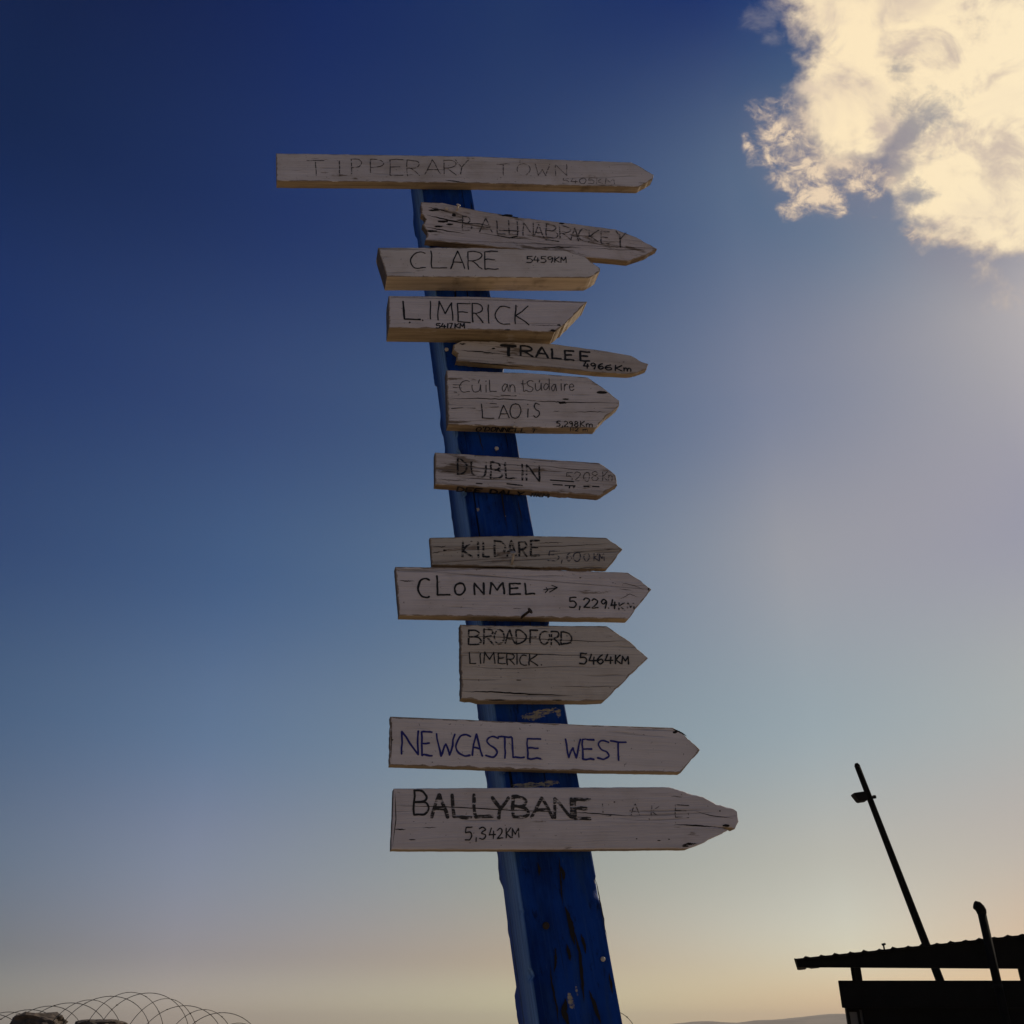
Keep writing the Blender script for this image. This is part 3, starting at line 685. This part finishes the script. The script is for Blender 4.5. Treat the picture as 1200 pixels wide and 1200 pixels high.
_lo2 = lambda x: 567.8 + (x - 510) * .070; _hi2 = lambda x: 572.3 + (x - 510) * .075
sign('weathered white arrow board lettered DUBLIN 5208 km, alone on mid post',
     [(509.8, 530), (607, 536), (702.5, 542.3), (712, 549), (721.5, 556.5), (723.5, 568), (703, 581), (690, 580), (619, 575), (510, 567.5)], 5.5,
     [('lettering', write([('D', 536, 547), ('U', 552.5, 569.5), ('B', 575, 588.5), ('L', 592, 605), ('I', 609, 615), ('N', 617, 632)], (536, 556.8), (632, 564.3), 18.5), 2.3, BLK, .50),
      ('distance_lettering', write([('5', 663, 671), ('2', 673, 681), ('0', 684, 691), ('8', 693, 701), ('K', 706, 712), ('m', 713, 721)], (663, 564.5), (721, 563.5), 10.5), 1.1, GRY, .52),
      ('dash', [[(645, 562.7), (672, 564.5)], [(648, 568), (659, 568.5)], [(662, 569), (674, 569.5)], [(684, 570), (690, 570)], [(694, 570), (702, 570.5)], [(594, 567), (612, 569)], [(558, 566.5), (565, 567)], [(668, 569), (667, 572)], [(673, 569.3), (672, 572)]], 1.8, BLK, .35)],
     cracks=[([(515, 543), (540, 546), (560, 547)], .8), ([(630, 545), (670, 550), (700, 551)], .9), ([(513, 561), (530, 563), (548, 563)], .9), ([(560, 541), (600, 545), (640, 547)], .7), ([(520, 552), (534, 553)], .8)],
     under=[(write(boxes('DEE DALY', 537, 615), (537, 574.5), (615, 580), 4.3) + write(boxes('11KM', 624, 645), (624, 580.5), (645, 582), 3.4), 2.2, BLK, .15, _lo2, _hi2)],
     seed=7, paint=dict(tint=(0.677, 0.633, 0.649), wear=.42, grain=0.61, dirt=.5), edge=WOOD_DARK, rough=(2, 3, 4, 5, 6, 7))

sign('narrow grey-grained arrow board lettered KILDARE, directly on top of the CLONMEL board',
     [(503.5, 630), (594, 627.7), (658, 628.5), (711, 630), (729.6, 643.5), (720, 656), (711.5, 667), (600, 664.2), (506, 662)], 3.2,
     [('lettering', write([('K', 542, 553.5), ('I', 558, 563), ('L', 566, 573), ('D', 579.5, 592), ('A', 594, 605), ('R', 608.5, 617.5), ('E', 622, 632)], (542, 653.5), (632, 651.5), 17.5), 2.6, BLK, .54),
      ('distance_lettering', write([('5', 642, 656), (',', 657, 660), ('6', 664, 670), ('0', 672, 680), ('0', 684, 691), ('K', 696, 701), ('M', 702, 708)], (642, 657.5), (708, 657.5), 12, 8), 1.4, (.06, .06, .085), .53)],
     cracks=[([(505, 640), (518, 641), (523, 639.5)], 1.1), ([(505, 648), (517, 647)], .9), ([(630, 636.5), (645, 636), (660, 636)], .9), ([(610, 641), (660, 640), (715, 637)], .7)],
     spots=[(521, 645, 2, 1)], seed=8, paint=dict(tint=(0.582, 0.540, 0.485), wear=.5, grain=0.66, dirt=.6), edge=WOOD_DARK, rough=(3, 4, 5, 6),
     nails=[(600, 662, .026, .0065, (-.0, .75), None)])

sign('white arrow board lettered CLONMEL with a black nail at its lower edge',
     [(463.2, 664), (588, 666), (736, 670.8), (750, 680), (763.5, 690.5), (750, 708), (736.5, 725), (615, 723.5), (468, 721)], 5,
     [('lettering', write([('O', 532.5, 545), ('N', 556, 567), ('M', 574, 591), ('E', 597, 609.5), ('L', 615, 626.5)], (532, 697.5), (626, 695.5), 13.5, 12.5) + write([('C', 490, 503)], (490, 700.5), (503, 700.5), 22) + write([('L', 512, 527)], (512, 698), (527, 698.5), 23), 2.3, BLK, .12),
      ('dash', [[(637, 691.2), (645, 690), (652.5, 689)], [(644, 694), (653, 688.7)], [(646.5, 686), (653, 688.5)], [(639, 694.5), (642, 691.5), (640, 688.5)]], 1.3, BLK, .2),
      ('distance_lettering', write([('5', 667, 675.5), (',', 678, 681), ('2', 684, 691), ('2', 693.5, 701), ('9', 704.5, 711), ('.', 712, 714), ('4', 716, 722)], (667, 711.8), (722, 713.5), 12, 10), 1.8, BLK, .22),
      ('distance_lettering', write([('K', 725, 732), ('M', 735, 743)], (725, 714.5), (743, 715.5), 9), 1.7, BLK, .58)],
     cracks=[([(468, 680), (476, 681), (486, 681)], 1.3), ([(728, 683), (742, 686), (755, 691)], .9), ([(726, 690), (740, 692)], .8), ([(725, 703), (738, 696), (748, 700)], .8), ([(601, 713), (604, 713), (612, 713)], .6)],
     spots=[(760, 690.3, 1.0, 1.2), (680, 677, 1.2, .6)], seed=9, paint=dict(tint=(0.764, 0.712, 0.734), wear=.14, grain=0.20, dirt=.45), rough=(3, 4, 5),
     nails=[(611, 723, .022, .0062, (.80, .28), RUST)])

sign('tall white arrow board lettered BROADFORD LIMERICK 5464KM on two lines',
     [(539.4, 732), (600, 733), (711, 733.5), (737.4, 751.5), (759.5, 771), (735, 795), (708, 821), (690, 822), (640, 821.5), (560, 821.3), (541, 818)], 4,
     [('lettering', write([('B', 549, 564), ('R', 567, 578), ('O', 579.5, 591), ('A', 592, 603), ('D', 604.5, 617), ('F', 621, 630), ('O', 632, 644), ('R', 646, 655.5), ('D', 657.5, 670)], (549, 755), (670, 755.5), 17.5, 15), 2.1, BLK, .45),
      ('lettering', write([('L', 550, 558), ('I', 561, 565), ('M', 567, 580), ('E', 584, 592), ('R', 594, 603), ('I', 604.5, 607), ('C', 609, 617), ('K', 620, 630), ('.', 633, 636)], (550, 777), (630, 780), 12.5), 1.5, BLK, .3),
      ('distance_lettering', write([('5', 679, 688), ('4', 690, 698), ('6', 700, 707), ('4', 709, 718), ('K', 721, 727), ('M', 728.5, 736.5)], (679, 778.5), (736, 778), 13, 9), 2.0, BLK, .12)],
     cracks=[([(541, 810.5), (575, 810.7), (620, 813.5), (672, 815)], 1.8), ([(540, 745), (580, 746.5), (700, 752), (737, 751)], .8), ([(541, 764), (600, 765.5), (660, 768), (750, 767)], .9), ([(542, 781), (600, 784), (668, 781)], .6), ([(650, 804), (690, 805), (725, 804)], .6)],
     spots=[(608, 797, 3, .6), (583, 820.5, 9, .8), (653, 820.5, 6, .7)], seed=10, paint=dict(tint=(0.728, 0.670, 0.610), wear=.22, grain=0.27, dirt=.8), rough=(9, 10, 0, 3, 4, 5))

sign('smooth white arrow board lettered NEWCASTLE WEST in blue ink',
     [(457.3, 839.5), (563, 844), (670, 848.7), (789, 852.7), (797, 857), (820.6, 878.5), (809, 892), (798, 905.5), (650, 903), (457, 896.5)], 3,
     [('lettering', write([('N', 471.5, 490), ('E', 494, 506), ('W', 511.5, 533), ('C', 535, 551), ('A', 553, 565), ('S', 569, 584), ('T', 584, 599), ('L', 600, 614), ('E', 618, 633.5)], (471, 884), (633, 888.3), 27.5, 23), 2.2, NAVY, .1),
      ('lettering', write([('W', 662.5, 680), ('E', 682.5, 696), ('S', 700, 713.5), ('T', 715, 733.5)], (662, 889), (733, 891), 22), 2.2, NAVY, .18)],
     cracks=[([(787, 853.5), (797, 858), (805, 863)], 2.2), ([(459, 842), (459, 868), (458, 893)], .9)], spots=[(460, 867, 1, .8), (791, 858, 3, 1.4)], seed=11, paint=dict(tint=(0.787, 0.736, 0.744), wear=.04, grain=0.11, dirt=.4), rough=(3, 4, 5, 9))

sign('large white arrow board lettered BALLYBANE with a split rounded tip, lowest on the post',
     [(461.5, 924), (560, 923.3), (670, 922.7), (784, 922.2), (803, 928), (822, 933.5), (841.7, 943), (857, 946.8), (864, 951), (866, 962.5), (861.5, 971), (854, 969.6), (835, 968.4), (853.5, 972.5), (841.7, 979), (826, 987), (808, 994), (650, 995.5), (458.5, 995.3)], 2.7,
     [('lettering', write([('B', 485, 503)], (485, 956), (503, 956), 28.5), 2.4, BLK, .2),
      ('lettering', write([('A', 506, 524.5), ('L', 530, 552), ('L', 555, 578), ('Y', 577, 596), ('B', 601, 619.5), ('A', 623, 647.5), ('N', 650, 670), ('E', 673, 691.5)], (506, 957.5), (691, 959.5), 27, 22), 3.8, (.022, .018, .018), .48),
      ('lettering', write([('L', 706, 716), ('A', 739, 750), ('K', 763, 775), ('E', 791, 807)], (706, 956), (807, 958), 14), 1.1, GRY, .58),
      ('distance_lettering', write([('5', 545, 553.5), (',', 556, 560), ('3', 562, 569), ('4', 573, 580.5), ('2', 583, 589), ('K', 593, 599), ('M', 600, 608)], (545, 984), (608, 981), 16, 10), 1.4, BLK, .25)],
     cracks=[([(463, 944), (520, 945.5), (600, 949.5), (672, 952)], 1.1), ([(672, 952), (694, 953), (754, 957.5)], 1.1), ([(790, 966), (819, 967.7), (838, 969)], 1.8), ([(462, 971.5), (468, 972), (476, 972)], 1.3), ([(815, 951), (835, 956), (860, 959)], 1.0), ([(463, 928), (464, 960), (460, 992)], .9), ([(495, 970), (503, 970), (512, 969.5)], .8), ([(800, 990), (808, 989), (817, 989)], 2.6), ([(786, 933), (800, 934)], .7)],
     spots=[(772, 985, 2, .7), (784, 983.5, 1.2, .6), (746, 983, 1, .6), (851, 967.5, 4.5, 1.6), (843.5, 950.3, 1, .8), (720, 940, 1, .7), (803, 991.5, 4, 1), (483, 984, 4, .6)],
     seed=12, paint=dict(tint=(0.754, 0.701, 0.721), wear=.2, grain=0.22, dirt=.5), rough=(3, 4, 5, 6, 7, 8, 9, 10, 11, 12, 13, 14, 15), topw=((461.5, 924), (784, 922.2)))

# ------------------------------------------------------------------ ground and far hills
m, h, b, o = mat("sandy_ground"); t = h.n('ShaderNodeTexCoord').outputs['Object']
n1_ = h.noise(t, .35, 8, .6); n2_ = h.noise(t, 14, 6, .65)
col = h.mix(h.rng(n1_, .3, .7), (.30, .235, .165), (.36, .29, .21)); col = h.mix(h.math('MULTIPLY', h.rng(n2_, .5, .75), .5), col, (.17, .135, .10))
h.put(b.inputs['Base Color'], col); b.inputs['Roughness'].default_value = .95
bp = h.n('ShaderNodeBump'); bp.inputs['Strength'].default_value = .5; bp.inputs['Distance'].default_value = .03; h.put(bp.inputs['Height'], n2_); h.put(b.inputs['Normal'], bp.outputs[0])
bm = bmesh.new(); NG = 64; rr = [0, 3, 8, 20, 60, 200, 800, 2500, 6500]; rings = []
c0 = bm.verts.new((0, 0, 0))
for r in rr[1:]: rings.append([bm.verts.new((r * cos(2 * pi * k / NG), r * sin(2 * pi * k / NG), 0)) for k in range(NG)])
for k in range(NG): bm.faces.new((c0, rings[0][k], rings[0][(k + 1) % NG]))
for u, v in zip(rings, rings[1:]):
    for k in range(NG): bm.faces.new((u[k], v[k], v[(k + 1) % NG], u[(k + 1) % NG]))
tag(link('ground', bm, m), kind='structure')

HILL = plain("dry_hillside", (.16, .135, .11), .95, 0, .35, .01)
ridge = [(-900, 1214), (-300, 1209), (0, 1206), (400, 1207), (600, 1208), (700, 1206), (760, 1203), (795, 1199), (822, 1196.3), (845, 1198.3), (862, 1198.6), (885, 1195.5), (905, 1194.2), (930, 1191.8), (955, 1189.8), (978, 1187.8), (1010, 1188.5), (1100, 1184), (1250, 1190), (1500, 1200), (2000, 1212)]
HD = 3000.0
bm = bmesh.new(); NX = 260; NY = 14; grid = []
xs0, xs1 = at(-900, 1200, HD).x, at(2000, 1200, HD).x
rp = [(at(x, y, HD).x, at(x, y, HD).z) for x, y in ridge]
def rz(x):
    for (a, za), (c_, zc) in zip(rp, rp[1:]):
        if a <= x <= c_: f = (x - a) / (c_ - a); return za + (zc - za) * f
    return 0
for i in range(NX + 1):
    x = xs0 + (xs1 - xs0) * i / NX; row = []
    for j in range(NY + 1):
        f = j / NY; y = HD + (f - .5) * 1100
        zz = max(0, rz(x)) * math.sin(pi * f) ** 1.2 + noise.fractal(Vector((x * .006, y * .006, 3)), 1, 2, 5) * 3.0 * math.sin(pi * f) - .5
        row.append(bm.verts.new((x, y, zz)))
    grid.append(row)
for a, c_ in zip(grid, grid[1:]):
    for j in range(NY): bm.faces.new((a[j], c_[j], c_[j + 1], a[j + 1]))
tag(link('hills', bm, HILL, smooth=True), kind='structure')

# ------------------------------------------------------------------ kiosk on the right, lamp pole and flue
DARK = plain("tarred_wood", (.006, .0052, .005), .9, 0, .3, 3, .3, 20); TIN = plain("dark_corrugated_iron", (.008, .0075, .0075), .75, .0, .3, 2)
PANE = plain("dusty_pane", (.10, .095, .09), .35, 0, .35, 2)
for m_ in (DARK, TIN): m_.node_tree.nodes['Principled BSDF'].inputs['Specular IOR Level'].default_value = .12
KY = 15.0
hut = empty('kiosk', Matrix.Translation((at(1100, 1150, KY).x, KY + 1, 0)), 'dark open-sided kiosk with a corrugated roof rising to the right', 'kiosk')
HL = hut.location
def rel(v): return Vector(v) - HL
zt = at(1100, 1149, KY).z; zl = at(1100, 1181, KY).z; xl = at(982, 1149, KY).x; xw = at(990, 1190, KY + .12).x; XR = 13.4
def box_part(name, x0, x1, y0, y1, z0, z1, m_, parent=hut, bev=.006):
    bm = bmesh.new(); add_box(bm, x0 - HL.x, x1 - HL.x, y0 - HL.y, y1 - HL.y, z0 - HL.z, z1 - HL.z)
    if bev: bmesh.ops.bevel(bm, geom=bm.edges[:], offset=bev, segments=2, affect='EDGES')
    for v in bm.verts: v.co.x += max(0, v.co.y + HL.y - KY) * .30
    o = link(name, bm, m_); o.parent = parent; return o
box_part('fascia', xl, XR, KY, KY + .10, zl, zt, DARK)
wx0 = at(991.5, 1185, KY + .14).x; wx1 = at(1007, 1185, KY + .14).x
bm = bmesh.new()                                          # front wall with an opening left for the window
wz1 = at(1000, 1183, KY + .14).z; wz0 = wz1 - .75
for (a, c_, z0, z1) in ((xw, wx0, 0, zl + .02), (wx0, wx1, 0, wz0), (wx0, wx1, wz1, zl + .02), (wx1, XR - .05, 0, zl + .02)):
    add_box(bm, a - HL.x, c_ - HL.x, KY + .104 - HL.y, KY + .20 - HL.y, z0, z1)
for (a, c_, y0, y1) in ((xw, xw + .08, KY + .203, KY + 1.95), (XR - .13, XR - .05, KY + .203, KY + 1.95), (xw, XR - .05, KY + 1.953, KY + 2.05)):
    add_box(bm, a - HL.x, c_ - HL.x, y0 - HL.y, y1 - HL.y, 0, zt - .25)
for v in bm.verts: v.co.x += max(0, v.co.y + HL.y - KY) * .30
o = link('wall', bm, DARK, hut)
win = box_part('window', wx0 + .003, wx1 - .003, KY + .15, KY + .16, wz0 + .003, wz1 - .003, PANE, bev=0)
bm = bmesh.new()
for (a, c_, z0, z1) in ((wx0 + .003, wx0 + .03, wz0 + .003, wz1 - .003), (wx1 - .03, wx1 - .003, wz0 + .003, wz1 - .003), (wx0 + .031, wx1 - .031, wz1 - .03, wz1 - .003)):
    add_box(bm, a - HL.x, c_ - HL.x, KY + .12 - HL.y, KY + .149 - HL.y, z0, z1)
link('window_frame', bm, DARK, win)
for px in (1005, 1197.5):                                  # posts in the open strip under the roof
    a = at(px, 1143, KY + .05).x; box_part('post', a - .045, a + .045, KY + .01, KY + .11, zt + .002, at(px, 1132, KY).z, DARK, bev=.004)
a = XR - .3; box_part('post', a - .055, a + .055, KY + .01, KY + .11, zt + .002, at(1250, 1132, KY).z, DARK, bev=.004)
for a in (xl + .3, XR - .3): box_part('post', a - .05, a + .05, KY + 1.955, KY + 2.045, zt - .247, at(1000, 1122, KY).z + .0, DARK, bev=.004)
# gable boarding: straight lower edge, upper edge rising to the right
gx0, gz0, gz1 = at(934, 1134, KY).x, at(934, 1133.7, KY).z, at(933, 1121.5, KY).z
gx1 = XR + .3; xr_ = at(1200, 1092, KY).x; slope = (at(1200, 1093.5, KY).z - gz1) / (xr_ - gx0)
gtop = lambda x: gz1 + slope * (x - gx0)
gbot = lambda x: gz0 - .006 * (x - gx0)
bm = bmesh.new(); vs = []
for y in (KY - .06, KY - .002):
    vs.append([bm.verts.new(rel((x, y, z))) for x, z in ((gx0, gbot(gx0)), (gx1, gbot(gx1)), (gx1, gtop(gx1) - .03), (gx0, gtop(gx0) - .03))])
bm.faces.new(vs[0]); bm.faces.new(vs[1][::-1])
for k in range(4): bm.faces.new((vs[0][k], vs[1][k], vs[1][(k + 1) % 4], vs[0][(k + 1) % 4]))
bmesh.ops.recalc_face_normals(bm, faces=bm.faces[:]); link('gable_board', bm, DARK, hut)
bm = bmesh.new(); NC = 300; rows = []                       # corrugated sheet, ribs front to back
pitch = (at(1017, 1100, KY).x - at(1000, 1100, KY).x)
for i in range(NC + 1):
    x = gx0 - .06 + (gx1 - gx0 + .12) * i / NC; ph_ = ((x - gx0) / pitch) % 1.0
    rib = .025 * (max(0, 1 - (ph_ - .5) / .30) if ph_ > .5 else max(0, 1 - (.5 - ph_) / .08)) + .004 * noise.noise(Vector((x * 3, 0, 0)))
    z = gtop(x) - .026 + rib
    rows.append([bm.verts.new(rel((x + max(0, y - KY) * .30, y, zz))) for y, zz in ((KY - .13, z), (KY + 2.15, z + .0), (KY + 2.15, z - .022), (KY - .13, z - .022))])
for a, c_ in zip(rows, rows[1:]):
    for k in range(4): bm.faces.new((a[k], a[(k + 1) % 4], c_[(k + 1) % 4], c_[k]))
bm.faces.new(rows[0]); bm.faces.new(rows[-1][::-1]); bmesh.ops.recalc_face_normals(bm, faces=bm.faces[:])
roof = link('roof', bm, TIN, hut)
bm = bmesh.new(); q = rel(at(1036, 1111, KY + .1))
add_tube(bm, [q - Vector((0, 0, .12)), q + Vector((0, 0, .045))], .012, 8); add_tube(bm, [q + Vector((-.022, 0, .045)), q + Vector((.03, 0, .056))], .015, 8)
link('roof_bracket', bm, TIN, roof)

# lamp pole leaning behind the kiosk
LY = 18.2
p1 = at(1004.5, 897.5, LY); p0 = at(1100, 1145, LY); d = p1 - p0; g0 = p0 + d * (-p0.z / d.z); ln = p1 - g0
lamp = empty('lamp_pole', Matrix.Translation(g0), 'tall dark pole leaning left behind the kiosk with one small floodlight', 'lamp post')
bm = bmesh.new(); add_tube(bm, [ln * (k / 12) - Vector((0, 0, .2 if k == 0 else 0)) for k in range(13)], [.085 - .032 * k / 12 for k in range(13)], 12); link('pole', bm, DARK, lamp)
bm = bmesh.new(); add_tube(bm, [ln, ln + ln.normalized() * .05], [.056, .030], 12); link('pole_cap', bm, DARK, lamp)
qa = at(1007, 934, LY - .02) - g0
bm = bmesh.new(); v = []
for y in (-.11, .11):
    v.append([bm.verts.new(qa + Vector((x, y, z))) for x, z in ((-.13, .055), (.12, .09), (.12, -.075), (-.035, -.095))])
bm.faces.new(v[0]); bm.faces.new(v[1][::-1])
for k in range(4): bm.faces.new((v[0][k], v[1][k], v[1][(k + 1) % 4], v[0][(k + 1) % 4]))
bmesh.ops.recalc_face_normals(bm, faces=bm.faces[:]); bmesh.ops.bevel(bm, geom=bm.edges[:], offset=.012, segments=2, affect='EDGES'); link('floodlight', bm, TIN, lamp)
bm = bmesh.new(); e = at(1025, 934, LY) - g0; add_tube(bm, [qa + Vector((.10, 0, 0)), e], .025, 8); add_tube(bm, [e + Vector((-.03, 0, 0)), e + Vector((.02, 0, .005))], .034, 8); link('bracket', bm, TIN, lamp)

# flue pipe in front of the kiosk
fy = KY - .30; fb = at(1167, 1144, fy); ft_ = at(1150.5, 1068, fy)
flue = empty('flue_pipe', Matrix.Translation((fb.x, fy, 0)), 'black stovepipe with a bent cap rising past the kiosk roof', 'flue pipe')
zt_ = ft_.z; bm = bmesh.new(); add_tube(bm, [(0, 0, -.1), (0, 0, 1), (0, 0, zt_ - .02)], .058, 16); link('pipe', bm, DARK, flue)
bm = bmesh.new(); add_tube(bm, [(0, 0, zt_ - .03), (0, 0, zt_ + .01), (-.012, 0, zt_ + .04), (-.035, 0, zt_ + .07), (-.075, 0, zt_ + .085)], [.064, .07, .072, .07, .06], 16); link('cap_elbow', bm, DARK, flue)
for z in (1.2, 2.2):
    bm = bmesh.new(); add_tube(bm, [(0, 0, z), (0, 0, z + .04)], .064, 16); add_box(bm, -.015, .015, .055, .30 if z > 2 and False else .22, z + .005, z + .035)
    link('strap', bm, TIN, flue)

# ------------------------------------------------------------------ rubble wall, stones and razor wire, bottom left
WY = 12.0
STONE = plain("rough_stone", (.085, .065, .050), .95, 0, .5, 9, .8, 14)
def rock(bm, c_, sz, seed, sub=3):
    r = bmesh.ops.create_icosphere(bm, subdivisions=sub, radius=1)
    for v in r['verts']:
        p = v.co.copy(); k = 1 + .28 * noise.fractal(p * 1.3 + Vector((seed, 0, 0)), 1, 2, 4)
        p = Vector((max(-.78, min(.78, p.x)), max(-.78, min(.78, p.y)), max(-.8, min(.8, p.z)))) * k * 1.2
        v.co = Vector((p.x * sz[0], p.y * sz[1], p.z * sz[2])) + Vector(c_)
wall_o = Matrix.Translation((at(60, 1200, WY).x, WY, 0)); wl = wall_o.translation
ztop = at(60, 1206, WY).z; bm = bmesh.new(); xa, xb = at(-160, 1200, WY).x - wl.x, at(820, 1200, WY).x - wl.x
lay_h = ztop / 5
for j in range(5):
    x = xa + random.uniform(0, .2)
    while x < xb:
        w = random.uniform(.32, .6); rock(bm, (x + w / 2, random.uniform(-.04, .04), lay_h * (j + .5)), (w * .52, .26, lay_h * .50), x * 7 + j * 31, 2); x += w * .95
tag(link('stone_wall', bm, STONE, smooth=True, mw=wall_o), 'low rough wall of piled stones under the razor wire', 'wall')
for (pa, pb, py, lab, sd_) in ((17, 72, 1188.5, 'jagged brown boulder at the left edge, taller of the two under the razor wire', 3), (88, 142, 1197, 'flat-topped brown boulder under the middle of the razor wire, lower of the two', 8)):
    a = at(pa, 1200, WY); c_ = at(pb, 1200, WY); tz = at((pa + pb) / 2, py, WY).z
    bm = bmesh.new(); hh = (tz - ztop + .06) / 2; rock(bm, (0, 0, hh * .93), ((c_.x - a.x) / 2 * .98, .24, hh * 1.0), sd_, 4)
    tag(link('boulder', bm, STONE, smooth=False, mw=Matrix.Translation(((a.x + c_.x) / 2, WY, ztop - .04))), lab, 'boulder', 'boulders on the stone wall')

WIRE = plain("galvanised_wire", (.10, .095, .09), .5, .7)
def coil(path, rad, Y, loops, label, seed, twist=58, yoff=0):
    """concertina of razor tape: loops tilt to and fro along the axis; path = (px, px of loop top)"""
    C3 = [at(x, y, Y) - Vector((0, 0, rad)) for x, y in path]
    cum = [0]
    for a, c_ in zip(C3, C3[1:]): cum.append(cum[-1] + (c_ - a).length)
    def pos(s):
        s *= cum[-1]
        for i in range(len(C3) - 1):
            if s <= cum[i + 1] + 1e-9: return C3[i].lerp(C3[i + 1], (s - cum[i]) / (cum[i + 1] - cum[i]))
        return C3[-1]
    n = int(loops * 56); o3 = pos(0).copy(); o3.z = 0; pts = []
    for i in range(n + 1):
        th = 2 * pi * loops * i / n; c_ = pos(i / n); k = int((th + pi) // (2 * pi))
        rj = rad * (1 + .22 * noise.noise(Vector((k * 3.3, seed, 0)))); psi = R(twist) + R(24) * cos(th / 2) * (1 + noise.noise(Vector((k * 1.7, seed, 5))))
        v = Vector((sin(psi), cos(psi), 0)) * (sin(th) * rj) + Vector((0, 0, cos(th) * rj + (rad - rj)))
        pts.append(c_ + v - o3)
    bm = bmesh.new(); add_tube(bm, pts, .0038, 5)
    for i in range(3, n, 5):                         # little blades of the tape
        p = pts[i]; t_ = (pts[i + 1] - pts[i - 1]).normalized(); s_ = t_.cross(Vector((.2, .3, .9))).normalized(); u_ = t_.cross(s_) * .004
        f = [bm.verts.new(p + q) for q in (t_ * .014 + u_, s_ * .017, -t_ * .014 - u_, -s_ * .017)]
        bm.faces.new(f)
    tag(link('razor_wire', bm, WIRE, mw=Matrix.Translation(o3)), label, 'razor wire', 'coils of razor wire')
coil([(-60, 1192), (-5, 1187), (25, 1185), (70, 1177), (105, 1172), (138, 1166), (165, 1160.5), (192, 1168), (216, 1178), (240, 1183), (262, 1186), (280, 1197), (300, 1214)], .44, WY + .05, 16, 'long loose coil of razor wire arching over the boulders at lower left', 2)
coil([(560, 1222), (640, 1212), (690, 1200), (708, 1183.5), (726, 1183)], .26, WY + .05, 6.5, 'short end loop of razor wire just right of the blue post', 5, 62)

# ------------------------------------------------------------------ haze over the plain
hz = bpy.data.materials.new("haze"); hz.use_nodes = True; hn = hz.node_tree; hn.nodes.remove(hn.nodes['Principled BSDF'])
vol = hn.nodes.new('ShaderNodeVolumePrincipled'); vol.inputs['Color'].default_value = (.86, .82, .78, 1); vol.inputs['Density'].default_value = .00015
vol.inputs['Anisotropy'].default_value = .3
hn.links.new(vol.outputs[0], hn.nodes['Material Output'].inputs['Volume'])
bm = bmesh.new(); add_box(bm, -7000, 7000, -7000, 7000, -1.5, 130)
tag(link('haze', bm, hz), kind='stuff')
